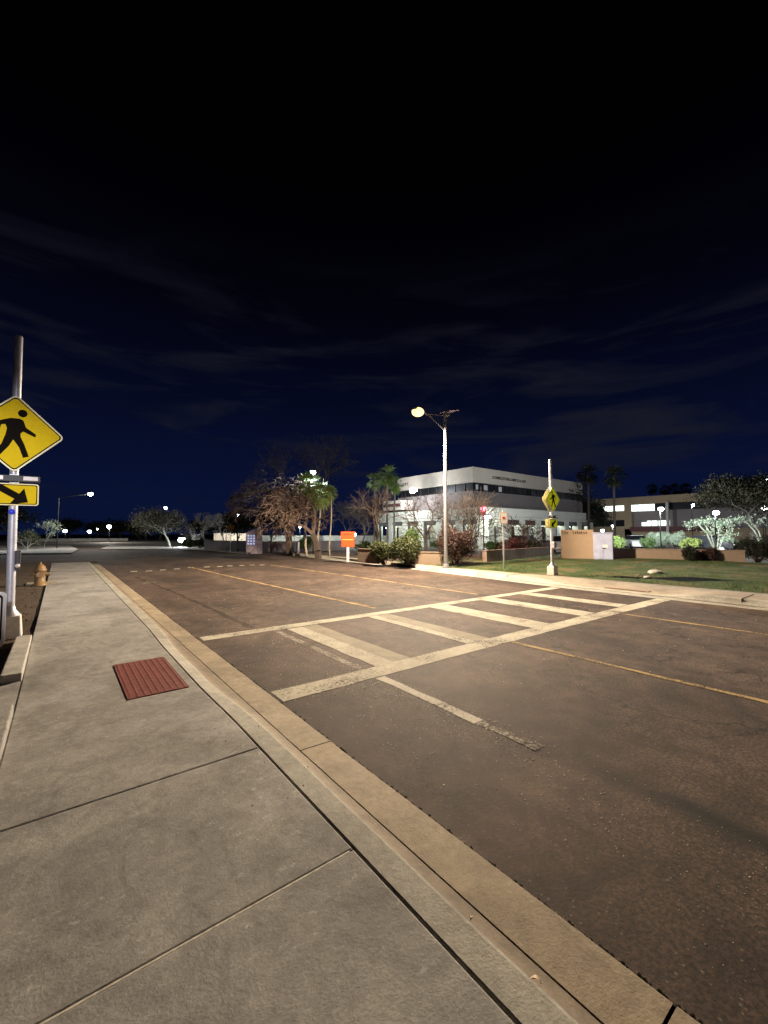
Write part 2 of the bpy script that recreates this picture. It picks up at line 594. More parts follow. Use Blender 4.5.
def farx(y):
    for (y0, x0), (y1, x1) in zip(FAR_KERB, FAR_KERB[1:]):
        if y0 <= y <= y1:
            return x0 + (x1 - x0) * (y - y0) / (y1 - y0)
    return FAR_KERB[-1][1]


pts = [(1.80, -60), (1.80, 31)] + [(-14, 31), (-60, 31), (-60, 47), (-4, 47), (-1.2, 49), (-6, 75), (-30, 120), (-18, 140), (2, 105), (9, 70), (10.5, 50), (12, 36.5), (40, 36.5), (40, 31.6), (15.5, 31.6)] + [(x, y) for y, x in FAR_KERB[::-1]]
struct(MB().sheet(pts, 0.0).build('road', M['asphalt']))


# near sidewalk, dipped at the crossing ramp
def hs(y):
    lo, hi = 0.115, 0.15
    if 4.85 <= y <= 6.35:
        return lo
    if y < 4.85:
        t = max(0, min(1, (4.85 - y) / 1.55))
    else:
        t = max(0, min(1, (y - 6.35) / 1.6))
    t = t * t * (3 - 2 * t)
    return lo + (hi - lo) * t


def slab_grid(mb, x0, x1, ys, zf, inset=0.0, edge=0.007):
    """one slab with softly rounded edge, top following zf(y)"""
    xs = [x0 + inset, x0 + inset + edge, x0 + inset + edge + 0.004] + [x0 + (x1 - x0) * k / 6 for k in range(1, 6)] + [x1 - inset - edge - 0.004, x1 - inset - edge, x1 - inset]
    y0, y1 = ys
    n = max(2, int((y1 - y0) / 0.12))
    yy = [y0 + inset, y0 + inset + edge, y0 + inset + edge + 0.004] + [y0 + (y1 - y0) * k / n for k in range(1, n)] + [y1 - inset - edge - 0.004, y1 - inset - edge, y1 - inset]
    vs, fs = [], []
    nx = len(xs)
    for j, y in enumerate(yy):
        for i, x in enumerate(xs):
            rim = i in (0, nx - 1) or j in (0, len(yy) - 1)
            vs.append((x, y, zf(y) - (0.005 if rim else 0)))
    for j in range(len(yy) - 1):
        for i in range(nx - 1):
            fs.append((j * nx + i, j * nx + i + 1, (j + 1) * nx + i + 1, (j + 1) * nx + i))
    mb.add(vs, fs, None, True)
    # skirts
    for idx in ([j * nx for j in range(len(yy))], [j * nx + nx - 1 for j in range(len(yy))], list(range(nx)), [(len(yy) - 1) * nx + i for i in range(nx)]):
        a = [vs[k] for k in idx]
        lowv = [(p[0], p[1], -0.02) for p in a]
        m = len(a)
        mb.add(a + lowv, [(k, k + 1, m + k + 1, m + k) for k in range(m - 1)])


sw = MB()
joints = [-9.5, -7.4, -5.2, -3.1, -1.0, 0.58, 1.77, 3.0, 7.82, 11.2, 14.6, 18.0, 21.5, 25.0, 28.0]
XK = 1.193
for a, c_ in zip(joints, joints[1:]):
    xl = -1.9 if c_ <= 3.0 else -0.27
    if a == 14.6:
        slab_grid(sw, xl, XK, (a, c_), hs, 0.0035)
    else:
        slab_grid(sw, xl, XK, (a, c_), hs, 0.0035)
sw_o = struct(sw.build('sidewalk', M['sidewalk']))
struct(MB().sheet([(-1.85, -9.4), (XK - 0.01, -9.4), (XK - 0.01, 3.0), (-1.85, 3.0)], 0.133).build('joint_filler', M['dirt']))
# pale tooled joint, the one that reads light in the picture
struct(MB().box((-0.36, 1.77, 0.1448), (3.06, 0.0095, 0.006)).build('tooled_joint', M['mortar']))

# kerb + gutter swept along y
kb, gt = MB(), MB()
ys = [-10 + 0.2 * k for k in range(191)]
segj = [-6.6, -3.0, 0.6, 3.0, 8.05, 11.7, 15.3, 19, 22.6, 26.2]


def kerb_section(h):
    f = (h - 0.115) / 0.035
    top = h
    fr = 0.075 + 0.073 * f
    return ([(1.197, -0.03), (1.197, top - 0.006), (1.205, top), (1.335, fr + (top - fr) * 0.10), (1.348, fr - 0.003), (1.356, fr - 0.012)],
            [(1.356, fr - 0.012), (1.385, 0.028 + (fr - 0.04) * 0.62), (1.43, 0.028 + (fr - 0.04) * 0.22), (1.475, 0.034), (1.513, 0.026)])


kf = MB()
prev = None
for y in ys:
    wob = 0.004 * noise.noise((2, y * 2.1, 1)) + 0.002 * noise.noise((7, y * 9, 1))
    s1, s2_ = kerb_section(hs(y))
    s1 = [(x + (wob if i > 2 else 0), y, z) for i, (x, z) in enumerate(s1)]
    s2_ = [(x + (wob if i == 0 else 0), y, z) for i, (x, z) in enumerate(s2_)]
    if prev:
        for mb, p_, q_, sm_ in ((kb, prev[0], s1, False), (kf, prev[1], s2_, True)):
            n = len(q_)
            mb.add(p_ + q_, [(k, k + 1, n + k + 1, n + k) for k in range(n - 1)], None, sm_)
    prev = (s1, s2_)
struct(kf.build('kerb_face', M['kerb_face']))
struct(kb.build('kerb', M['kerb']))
prev = None
for a, c_ in zip([-10] + segj, segj + [28]):
    n = int((c_ - a) / 0.25) + 2
    rows = []
    for k in range(n + 1):
        y = a + 0.006 + (c_ - a - 0.012) * k / n
        wob = 0.006 * noise.noise((0, y * 1.3, 3)) + 0.004 * noise.noise((0, y * 7, 5))
        rows.append([(1.519, y, 0.016), (1.525, y, 0.023), (1.66, y, 0.019), (1.79 + wob, y, 0.014), (1.80 + wob, y, 0.006), (1.80 + wob, y, -0.02)])
    for r0, r1 in zip(rows, rows[1:]):
        m = len(r0)
        gt.add(r0 + r1, [(k, k + 1, m + k + 1, m + k) for k in range(m - 1)], None, False)
struct(gt.build('gutter', M['gutter']))
# dark joint trench below the kerb/gutter lines and ragged dark asphalt lip
struct(MB().box((1.45, 9.0, -0.012), (0.72, 38, 0.016)).build('kerb_bedding', M['black']))
lip = MB()
for k in range(900):
    y = -3 + 31 * rng.random() ** 1.6
    s_ = rng.uniform(0.004, 0.012) * (0.5 + 0.12 * min(y + 3, 8))
    lip.box((1.803 + rng.uniform(0, 0.012), y, 0.001), (s_, s_ * rng.uniform(1, 3), 0.004), rng.random() * 3)
struct(lip.build('asphalt_edge', M['black']))
strip_edge = [(1.807, -9 + 0.3 * k) for k in range(125)]

# raised concrete blocks flanking the ramp on the left
bl = thing('ramp_kerb_block', 'low concrete block beside the ramp, right in front of the left crossing pole', 'kerb block', (-0.27, 6.0, 0), group='concrete kerb blocks flanking the ramp')
m_ = MB().plate([(-0.18, 0.0), (0.0, 0.0), (0.0, 0.20), (-0.18, 0.20)], 0, 2.15)
m_.build('block', M['white_conc'], bl, bevel=0.012)
bl2 = thing('ramp_kerb_block', 'wide raised concrete block at the left picture edge, nearest to the viewer', 'kerb block', (-0.27, 3.02, 0), group='concrete kerb blocks flanking the ramp')
MB().plate([(-1.6, 0.0), (0.0, 0.0), (0.0, 0.20), (-1.6, 0.20)], 0, 1.95).build('block', M['sidewalk'], bl2, bevel=0.012)
struct(MB().box((-1.3, 5.485, 0.09), (2.055, 1.02, 0.05)).build('path', M['sidewalk']))

# planting bed left of sidewalk
bed = MB()
nx_, ny_ = 30, 60
vs, fs = [], []
for j in range(ny_ + 1):
    for i in range(nx_ + 1):
        x = -0.285 - 14 * (i / nx_) ** 1.5
        y = 6.0 + 23.5 * j / ny_
        z = 0.125 + 0.02 * noise.noise((x * 1.3, y * 1.3, 0)) - (0.005 if i == 0 else 0)
        if y < 8.3 and x > -0.8:
            z = min(z, 0.12)
        vs.append((x, y, z))
for j in range(ny_):
    for i in range(nx_):
        fs.append((j * (nx_ + 1) + i, j * (nx_ + 1) + i + 1, (j + 1) * (nx_ + 1) + i + 1, (j + 1) * (nx_ + 1) + i))
bed.add(vs, fs, None, True)
struct(bed.build('planting_bed', M['dirt']))
# pad by the hydrant
struct(MB().box((-0.02 - 0.35, 16.9, 0.137), (0.75, 0.75, 0.05)).build('hydrant_pad', M['far_walk']))

# loose stones in bed and on the road
st = MB()
for k in range(500):
    x = -0.4 - 3.5 * rng.random() ** 1.5
    y = 6.5 + 16 * rng.random()
    r = rng.uniform(0.008, 0.028)
    st.ball((x, y, 0.12 + r * 0.3), r, 6, (1, rng.uniform(0.6, 1), 0.6))
stuff(st.build('gravel', M['ground']))
st = MB()
for k in range(2600):
    # scattered around the worn lane line
    y = rng.gauss(2.9, 0.9) if k % 4 else 0.4 + 6 * rng.random()
    x = 3.05 - abs(rng.gauss(0, 0.45)) + rng.gauss(0.08, 0.12)
    if x < 1.86 or y > 6.8:
        continue
    r = (rng.uniform(0.0018, 0.0042) if rng.random() < 0.9 else rng.uniform(0.0045, 0.007)) * (0.5 + 0.2 * max(0, min(y, 4)))
    st.box((x, y, r * 0.22 + 0.001), (r * 2, r * rng.uniform(1.0, 2.2), r * 0.45), rng.random() * 3, taper=0.8)
for k in range(400):
    y = 2 + 11 * rng.random()
    x = rng.uniform(1.9, 11)
    r = rng.uniform(0.003, 0.007)
    st.box((x, y, r * 0.22 + 0.001), (r * 2, r * rng.uniform(1.0, 2.2), r * 0.45), rng.random() * 3, taper=0.8)
stuff(st.build('road_grit', M['grit']))
st = MB()
for k in range(26):
    y = 0.9 + 8 * rng.random()
    x = 1.5 - abs(rng.gauss(0, 0.5))
    r = rng.uniform(0.002, 0.005)
    z = hs(y) if x < 1.37 else 0.03
    st.box((x, y, z + r * 0.3), (r * 2, r * 1.4, r * 0.8), rng.random() * 3, taper=0.6)
stuff(st.build('leaf_litter', M['bark']))

def fallen_leaf(p, rz, label, s_=0.022):
    n = 8
    vs, fs = [], []
    for k in range(n + 1):
        t = k / n
        w = 0.42 * s_ * math.sin(PI * t) ** 0.7
        x = (t - 0.5) * 2 * s_
        z = 0.35 * s_ * math.sin(PI * t * 1.1) + 0.12 * s_
        vs += [(x, -w, z + w * 0.8), (x, 0, z), (x, w, z + w * 0.8)]
    for k in range(n):
        for j in (0, 1):
            a_ = k * 3 + j
            fs.append((a_, a_ + 1, a_ + 4, a_ + 3))
    o = MB().add(vs, fs, None, True).build('fallen_leaf', M['dry_leaf'], loc=p)
    o.rotation_euler = (0.2, 0.1, rz)
    sd_m = o.modifiers.new('thick', 'SOLIDIFY')
    sd_m.thickness = 0.0006
    return tag(o, label, 'leaf')


p = gp(471, 918, 0.13)
fallen_leaf((1.375, p.y, 0.128), 0.6, 'tiny pale curled leaf on the kerb edge, the one farther from the viewer', 0.014)
p = gp(533, 974, 0.10)
fallen_leaf((1.425, p.y, 0.062), 1.9, 'small pale dry leaf against the kerb face at the bottom of the picture', 0.021)

# ------------------------------------------------------------ road markings
Z1 = 0.004


def strip(pts, w, mat, name, z=Z1, jag=0.012):
    """a painted line of width w along pts"""
    mb = MB()
    L, Rr = [], []
    fine = []
    for (p, q) in zip(pts, pts[1:]):
        p, q = Vector(p), Vector(q)
        n = max(1, int((q - p).length / 0.25))
        for k in range(n):
            fine.append(p.lerp(q, k / n))
    fine.append(Vector(pts[-1]))
    for i, p in enumerate(fine):
        d = (fine[min(i + 1, len(fine) - 1)] - fine[max(i - 1, 0)]).normalized()
        nrm = Vector((-d.y, d.x))
        j1 = rng.uniform(-jag, jag)
        j2 = rng.uniform(-jag, jag)
        L.append((p.x + nrm.x * (w / 2 + j1), p.y + nrm.y * (w / 2 + j1), z))
        Rr.append((p.x - nrm.x * (w / 2 + j2), p.y - nrm.y * (w / 2 + j2), z))
    n = len(L)
    mb.add(L + Rr, [(k, k + 1, n + k + 1, n + k) for k in range(n - 1)])
    return struct(mb.build(name, mat))


strip([(1.86, 7.16), (6, 7.10), (12.35, 7.03)], 0.28, M['white_paint'], 'crosswalk_line')
strip([(1.84, 4.16), (6, 4.16), (12.5, 4.08)], 0.33, M['white_paint'], 'crosswalk_line')
for i, (x0, x1) in enumerate([(3.24, 3.84), (5.02, 5.56), (6.76, 7.34), (8.54, 9.10), (10.24, 10.74)]):
    xm = (x0 + x1) / 2
    if i in (0, 1):
        # worn by wheels: two narrow strips with a gap of ghost paint
        wb_ = 0.30 if i == 0 else 0.20
        strip([(x0 + wb_ / 2, 4.33), (x0 + wb_ / 2, 6.95)], wb_, M['white_paint'], 'crosswalk_bar')
        wd_ = x1 - x0 - wb_ + 0.02
        strip([(x1 - wd_ / 2, 4.33), (x1 - wd_ / 2, 6.95)], wd_, M['dull_paint'], 'crosswalk_bar', z=0.003)
    else:
        strip([(xm, 4.30), (xm, 6.95)], x1 - x0, M['white_paint'], 'crosswalk_bar')
strip([(3.05, 3.97), (3.04, 2.5)], 0.12, M['lane_paint'], 'lane_line', jag=0.022)
strip([(3.04, 2.495), (3.04, 1.9)], 0.12, M['faded_paint'], 'lane_line', jag=0.022)
strip([(3.04, 6.95), (3.04, 4.35)], 0.10, M['faded_paint'], 'lane_line', z=0.0025)
strip([(5.66, 3.97), (5.68, -0.2), (5.68, -20)], 0.085, M['yellow_paint'], 'centre_line')
strip([(9.45, 3.90), (9.43, -0.5), (9.4, -20)], 0.085, M['yellow_paint'], 'centre_line')
strip([tuple(gp(376, 608.5, 0)[:2]), tuple(gp(300, 592, 0)[:2]), tuple(gp(228, 576, 0)[:2]), tuple(gp(189, 567, 0)[:2])], 0.10, M['yellow_paint'], 'centre_line')
strip([tuple(gp(374, 607, 0)[:2]), tuple(gp(332, 598, 0)[:2])], 0.09, M['ghost_yellow'], 'centre_line', z=0.0045)
strip([tuple(gp(478, 594.5, 0)[:2]), tuple(gp(416, 585.5, 0)[:2]), tuple(gp(350, 576, 0)[:2]), tuple(gp(270, 565, 0)[:2])], 0.10, M['yellow_paint'], 'centre_line')
strip([tuple(gp(136, 577, 0)[:2]), tuple(gp(180, 595, 0)[:2]), tuple(gp(225, 615, 0)[:2]), tuple(gp(252, 628, 0)[:2])], 0.11, M['tar'], 'tar_line', z=0.0022, jag=0.03)
for px, py in [(134, 571.5), (149, 571), (163, 570), (177, 569), (191, 567.5), (207, 567), (220, 566.5), (230, 566), (242, 565.5), (252, 565), (262, 565)]:
    p = gp(px, py, 0)
    strip([(p.x - 0.13, p.y + 0.02), (p.x + 0.13, p.y - 0.02)], 0.42, M['white_paint'], 'road_dash')
for px, py in [(142, 582), (150, 583), (340, 556), (300, 562)]:
    p = gp(px, py, 0)
    strip([(p.x - 0.2, p.y), (p.x + 0.2, p.y)], 0.12, M['faded_paint'], 'road_dash')


# tactile mat
def tactile(name, label, x0, x1, y0, y1, z, group):
    t = thing(name, label, 'tactile mat', ((x0 + x1) / 2, (y0 + y1) / 2, z), group=group)
    w, l = x1 - x0, y1 - y0
    mt_ = M['mat_red'] if x0 < 5 else M['mat_dull']
    MB().box((0, 0, 0.004), (w, l, 0.012)).build('mat_tile', mt_, t)
    d = MB()
    nxx, nyy = int(w / 0.06), int(l / 0.06)
    for i in range(nxx):
        for j in range(nyy):
            x = -w / 2 + w * (i + .5) / nxx
            y = -l / 2 + l * (j + .5) / nyy
            d.lathe((x, y, 0.010), [(0.015, 0), (0.010, 0.0035), (0.0, 0.004)], 8)
    stuff(d.build('dome', mt_, t))
    return t


tactile('tactile_mat', 'brick red tactile mat with raised domes set in the near sidewalk ramp', 0.562, 1.105, 4.68, 6.0, 0.114, 'tactile mats at the crossing ramps')
tactile('tactile_mat', 'faint reddish tactile mat across the road at the far end of the crosswalk', 13.12, 13.55, 4.7, 5.9, 0.052, 'tactile mats at the crossing ramps')

# far kerb, far sidewalk
fk, fw = MB(), MB()
ysf = [-40 + k for k in range(40)] + [0.25 * k for k in range(0, 121)]
rows_k, rows_w = [], []
for y in ysf:
    x = farx(y)
    h = 0.15
    if 4.3 < y < 6.9:
        h = 0.03
    elif 3.3 <= y <= 4.3:
        h = 0.15 - 0.12 * (y - 3.3)
    elif 6.9 <= y <= 7.9:
        h = 0.03 + 0.12 * (y - 6.9)
    g_ = 0.0
    rows_k.append([(x - 0.45, y, 0.004), (x - 0.02, y, 0.012), (x + 0.01, y, h - 0.015), (x + 0.03, y, h), (x + 0.17, y, h + 0.004)])
    w2 = min(14.45, x + 1.55) if y < 12 else x + 0.75 + (max(0, 12 - y)) * 0.0
    w2 = 14.4 if y < 7 else (14.4 - 0.06 * (y - 7) if y < 14 else 14.0 + 0.02 * (y - 14))
    w2 = max(w2, x + 0.6)
    rows_w.append([(x + 0.18, y, h + 0.002), (x + 0.18 + (w2 - x) * 0.5, y, (h + 0.16) / 2), (w2, y, 0.155), (w2, y, 0.0)])
for rows, mb in ((rows_k, fk), (rows_w, fw)):
    for r0, r1 in zip(rows, rows[1:]):
        m = len(r0)
        mb.add(r0 + r1, [(k, k + 1, m + k + 1, m + k) for k in range(m - 1)], None, True)
struct(fk.build('far_kerb', M['kerb']))
struct(fw.build('far_sidewalk', M['far_walk']))
strip([(farx(y) - 0.47, y) for y in range(-20, 30)], 0.03, M['tar'], 'tar_line', z=0.005, jag=0.006)
struct_line = strip([(farx(y * 0.5) - 0.045, y * 0.5) for y in range(-40, 60)], 0.05, M['tar'], 'kerb_shade_strip', z=0.018, jag=0.004)  # shade along the foot of the far kerb face, painted as a dark strip
struct_line.name = 'kerb_shade_line'
sj = MB()
for y in (-3.4, -0.4, 2.6, 9.4, 12.4, 15.4, 18.4, 21.4, 24.4):
    x0_ = farx(y)
    sj.box((x0_ + 0.60, y, 0.150), (1.18 if y < 12 else 0.6, 0.018, 0.022))
    sj.box((x0_ + 0.02, y, 0.075), (0.05, 0.018, 0.155))
struct(sj.build('far_sidewalk_joints', M['tar']))
# kerb return round the corner of the side street
corner = [gp(px, py, 0) for px, py in [(300, 556), (282, 556.2), (270, 556.3), (262, 554.8), (262, 553.6)]]
# storm drain in the far kerb
sd = thing('storm_drain', 'black storm drain slot in the far kerb near the street lamp', 'storm drain', (farx(16) - 0.03, 16.0, 0))
MB().box((0.0, 0, 0.075), (0.05, 1.1, 0.11)).build('opening', M['black'], sd)
MB().box((0.22, 0, 0.157), (0.42, 1.3, 0.02)).build('cover', M['far_walk'], sd)

# lawn beyond the far sidewalk
vs, fs = [], []
nx_, ny_ = 40, 60
for j in range(ny_ + 1):
    for i in range(nx_ + 1):
        y = -40 + (58) * (j / ny_)
        w2 = 14.4 if y < 7 else (14.4 - 0.06 * (y - 7) if y < 14 else 14.0 + 0.02 * (y - 14))
        x = w2 + (27.5 - w2) * (i / nx_)
        z = 0.15 + 0.05 * noise.noise((x * 0.5, y * 0.5, 4)) + 0.10 * (i / nx_)
        if i == 0:
            z = 0.14
        vs.append((x, y, z))
for j in range(ny_):
    for i in range(nx_):
        fs.append((j * (nx_ + 1) + i, j * (nx_ + 1) + i + 1, (j + 1) * (nx_ + 1) + i + 1, (j + 1) * (nx_ + 1) + i))
struct(MB().add(vs, fs, None, True).build('lawn', M['lawn']))
# corner bed of dry earth beyond the far sidewalk, left part
struct(MB().sheet([(14.0, 18), (30, 18), (30, 30.5), (14.6, 30.5)], 0.145).build('dry_bed', M['dirt']))
# parking lot behind
struct(MB().sheet([(27.5, -10), (89.8, -10), (89.8, 60), (27.5, 60)], 0.02).build('parking_lot', M['asphalt']))

# grass blades over the visible lawn
nb = 26000
rs = np.random.RandomState(5)
gx = 14.5 + 12.5 * rs.rand(nb) ** 1.3
gy = 1.0 + 13.5 * rs.rand(nb)
keep = np.array([noise.noise((float(a) * 0.5, float(c_) * 0.5, 9)) + 0.45 > rs.rand() * 0.9 for a, c_ in zip(gx, gy)])
gx, gy = gx[keep], gy[keep]
nb = len(gx)
w2 = np.where(gy < 7, 14.4, 14.4 - 0.06 * (gy - 7))
gz = np.array([0.15 + 0.05 * noise.noise((float(a) * 0.5, float(c_) * 0.5, 4)) for a, c_ in zip(gx, gy)]) + 0.10 * (gx - w2) / (27.5 - w2) - 0.01
ang = rs.rand(nb) * 6.28
hgt = 0.035 + 0.05 * rs.rand(nb)
ww = 0.008
tri = np.zeros((nb, 3, 3))
tri[:, 0] = np.stack([gx - ww * np.cos(ang), gy - ww * np.sin(ang), gz], 1)
tri[:, 1] = np.stack([gx + ww * np.cos(ang), gy + ww * np.sin(ang), gz], 1)
tri[:, 2] = np.stack([gx + 0.03 * np.sin(ang * 3), gy + 0.03 * np.cos(ang * 3), gz + hgt], 1)
me = bpy.data.meshes.new('grass')
me.from_pydata(tri.reshape(-1, 3).tolist(), [], [(3 * k, 3 * k + 1, 3 * k + 2) for k in range(nb)])
me.materials.append(M['leaf_green'])
go = bpy.data.objects.new('grass', me)
C.objects.link(go)
stuff(go)

# rocks on the lawn's front edge
for (px, py, r, lb) in [(656, 573, 0.28, 'pale flat boulder on the lawn right of the far crossing pole'), (648, 578, 0.15, 'small low stone in front of the pale boulder on the lawn')]:
    p = gp(px, py, 0.18)
    rk = MB().ball((0, 0, 0), r, 14, (1.4, 0.9, 0.4))
    rk.v = [tuple(Vector(v) * (1 + 0.35 * noise.noise(Vector(v) * 5))) for v in rk.v]
    tag(rk.build('rock', M['white_conc'], loc=(p.x, p.y, 0.2)), lb, 'rock')


# ============================================================ CROSSING SIGNS
def rounded(pts, r, seg=4):
    out = []
    n = len(pts)
    for i in range(n):
        p = Vector(pts[i])
        a = (Vector(pts[i - 1]) - p).normalized()
        c_ = (Vector(pts[(i + 1) % n]) - p).normalized()
        ang_ = a.angle(c_)
        t = r / math.tan(ang_ / 2)
        ctr = p + (a + c_).normalized() * (r / math.sin(ang_ / 2))
        s0 = (p + a * t) - ctr
        s1 = (p + c_ * t) - ctr
        a0 = math.atan2(s0.y, s0.x)
        a1 = math.atan2(s1.y, s1.x)
        d = (a1 - a0 + PI) % (2 * PI) - PI
        for k in range(seg + 1):
            q = a0 + d * k / seg
            out.append((ctr.x + r * math.cos(q), ctr.y + r * math.sin(q)))
    return out


def ring(mb, outer, inner, y, mat):
    n = len(outer)
    vs = [(x, y, z) for x, z in outer] + [(x, y, z) for x, z in inner]
    mb.add(vs, [(k, (k + 1) % n, n + (k + 1) % n, n + k) for k in range(n)], mat)


# walking figure: outline pieces in sign units (-1..1), facing right
WALK = [
    [(-0.40, 0.30), (-0.12, 0.41), (0.10, 0.42), (0.19, 0.37), (0.25, 0.19), (0.50, 0.02), (0.48, -0.06), (0.19, 0.07), (0.13, 0.02), (0.13, -0.08), (0.23, -0.30), (0.34, -0.61), (0.20, -0.65), (0.10, -0.37), (-0.04, -0.17), (-0.13, -0.35), (-0.36, -0.65), (-0.48, -0.57), (-0.31, -0.32), (-0.22, -0.05), (-0.19, 0.12), (-0.23, 0.23), (-0.32, 0.21), (-0.37, 0.01), (-0.46, 0.02)],
]


def walker(mb, cx, cz, s, y0, flip=1):
    for poly in WALK:
        pts = [(cx + flip * x * s * 0.88, cz + z * s) for x, z in poly]
        if flip < 0:
            pts = pts[::-1]
        mb.plate(pts, y0, y0 + 0.0012)
    hd = [(cx + flip * (0.145 + 0.10 * math.cos(t)) * s, cz + (0.57 + 0.105 * math.sin(t)) * s) for t in [2 * PI * k / 16 for k in range(16)]]
    mb.plate(hd if flip > 0 else hd[::-1], y0, y0 + 0.0012)


def face_sign(parent, cx, cz, hd, y, facing, mats, flip, name='pedestrian_sign'):
    """diamond; facing -1 looks to -Y"""
    e, f, k = mats
    s = -facing
    dia = lambda h, r: rounded([(cx + h, cz), (cx, cz + h), (cx - h, cz), (cx, cz - h)], r)
    mb = MB()
    a, c_ = sorted((y, y + s * 0.004))
    mb.plate(dia(hd, 0.07), a, c_, e)
    o = mb.build(name, None, parent)
    m2 = MB()
    yf = y - s * 0.0015
    n0 = dia(hd - 0.030, 0.05)
    a, c_ = sorted((yf, y - s * 0.0003))
    m2.plate(n0, a, c_)
    m2.build('sign_field', f, o)
    m3 = MB()
    ring(m3, dia(hd - 0.030, 0.05), dia(hd - 0.052, 0.045), yf - s * 0.0015, k)
    m3.build('sign_border', None, o)
    m4 = MB()
    y0 = yf - s * 0.003
    walker(m4, cx, cz, hd * 0.93, y0 if s > 0 else y0, flip)
    m4.build('walking_figure', k, o)
    return o


def plaque(parent, cx, cz, w, h, y, facing, mats, adir):
    e, f, k = mats
    s = -facing
    R4 = lambda d, r: rounded([(cx + w / 2 - d, cz + h / 2 - d), (cx - w / 2 + d, cz + h / 2 - d), (cx - w / 2 + d, cz - h / 2 + d), (cx + w / 2 - d, cz - h / 2 + d)], r)
    a, c_ = sorted((y, y + s * 0.004))
    o = MB().plate(R4(0, 0.035), a, c_).build('arrow_plaque', e, parent)
    yf = y - s * 0.0015
    a, c_ = sorted((yf, y - s * 0.0003))
    MB().plate(R4(0.014, 0.025), a, c_).build('sign_field', f, o)
    m3 = MB()
    ring(m3, R4(0.018, 0.025), R4(0.030, 0.022), yf - s * 0.0015, k)
    m3.build('sign_border', None, o)
    L = w * 0.70
    base = [(-0.5, 0.06), (0.12, 0.06), (0.12, 0.19), (0.5, 0.0), (0.12, -0.19), (0.12, -0.06), (-0.5, -0.06)]
    t = R(-34)
    pts = []
    for x, z in base:
        x2 = x * L * math.cos(t) - z * L * 1.9 * math.sin(t)
        z2 = x * L * math.sin(t) + z * L * 1.9 * math.cos(t)
        pts.append((cx + adir * x2, cz + z2))
    if adir < 0:
        pts = pts[::-1]
    MB().plate(pts, yf - s * 0.003, yf - s * 0.003 + 0.0012).build('arrow', k, o)
    return o


def crossing_pole(loc, H, dia_c, dia_h, pl_c, pl_w, pl_h, label, yellow, adir, back):
    t = thing('crossing_signal_pole', label, 'crossing sign', loc, group='pedestrian crossing sign poles')
    MB().tube((0, 0, 0.36), (0, 0, H), 0.056, 0.054, 18).build('pole', M['galv'], t)
    b_ = MB()
    b_.box((0, 0, 0.16), (0.30, 0.30, 0.34), taper=0.86)
    b_.build('pole_base', M['base_conc'], t, bevel=0.02)
    MB().lathe((0, 0, 0.32), [(0.12, 0.0), (0.115, 0.03), (0.072, 0.09), (0.062, 0.14), (0.057, 0.15)], 18).build('pole_collar', M['galv'], t)
    MB().ball((0, 0, H), 0.054, 14, (1, 1, 0.4)).build('pole_cap', M['galv'], t)
    mats = (M['sign_edge'], yellow, M['black'])
    face_sign(t, 0, dia_c, dia_h, -0.085, -1, mats, 1 if adir > 0 else -1)
    plaque(t, 0, pl_c, pl_w, pl_h, -0.085, -1, mats, adir)
    if back:
        face_sign(t, 0, dia_c, dia_h, 0.085, 1, mats, -1)
        plaque(t, 0, pl_c, pl_w, pl_h, 0.085, 1, mats, adir)
    for z in (dia_c + dia_h * 0.5, dia_c - dia_h * 0.5, pl_c + 0.08, pl_c - 0.08):
        MB().box((0, 0, z), (0.13, 0.155, 0.035)).build('bracket', M['galv'], t)
    zb = pl_c + pl_h / 2 + 0.075
    bar = MB().box((0, -0.09, zb), (0.62, 0.055, 0.10)).build('beacon_bar', M['dark_metal'], t, bevel=0.008)
    for x in (-0.20, 0.20):
        MB().box((x, -0.122, zb + 0.004), (0.17, 0.012, 0.058)).build('beacon_lens', M['lens_off'], bar)
    MB().box((0, -0.02, zb), (0.10, 0.10, 0.13)).build('beacon_mount', M['galv'], t)
    # solar-less push button on the side
    pb = MB().box((0.075, -0.02, 1.16), (0.06, 0.10, 0.30)).build('push_button_box', M['dark_metal'], t, bevel=0.01)
    MB().lathe((0, 0, 0), [(0.0, 0.03), (0.026, 0.022), (0.03, 0.0)], 14).build('button', M['lens_off'], pb, loc=(0.075, -0.085, 1.08)).rotation_euler = (PI / 2, 0, 0)
    return t


near_pole = crossing_pole((-0.55, 8.51, 0.13), 4.64, 3.10, 0.605, 2.165, 0.60, 0.335, 'galvanised crossing pole at the left with big yellow walking sign and arrow plaque', M['sign_yellow'], 1, False)
near_pole.rotation_euler = (0, R(-0.6), 0)
MB().lathe((0, 0, 0), [(0.0, 0.003), (0.04, 0.003), (0.04, 0.0)], 20).build('round_sticker', M['blue_sheet'], near_pole, loc=(-0.01, -0.060, 1.90)).rotation_euler = (PI / 2, 0, 0)
far_pole = crossing_pole((14.62, 8.45, 0.15), 4.35, 2.83, 0.50, 1.93, 0.55, 0.34, 'crossing pole across the road with yellow green walking sign, on the grass edge', M['sign_lime'], -1, True)
MB().box((-0.02, -0.09, 1.12), (0.17, 0.12, 0.24)).build('control_box', M['galv'], far_pole, bevel=0.01)

# low white sign board at the left edge
wb = thing('sign_board', 'low white sign panel with black border at the left picture edge', 'sign board', (-0.545, 7.75, 0.12))
rr = lambda d, r: rounded([(-d, 0.78 - d), (-0.75 + d, 0.78 - d), (-0.75 + d, 0.06 + d), (-d, 0.06 + d)], r)
pn = MB().plate(rr(0, 0.06), 0, 0.012).build('panel', M['white_sheet'], wb)
m_ = MB()
ring(m_, rr(0.035, 0.05), rr(0.055, 0.045), -0.002, M['black'])
m_.build('panel_border', None, pn)
for x in (-0.12, -0.62):
    MB().box((x, 0.035, 0.33), (0.04, 0.03, 0.72)).build('stake', M['galv'], wb)

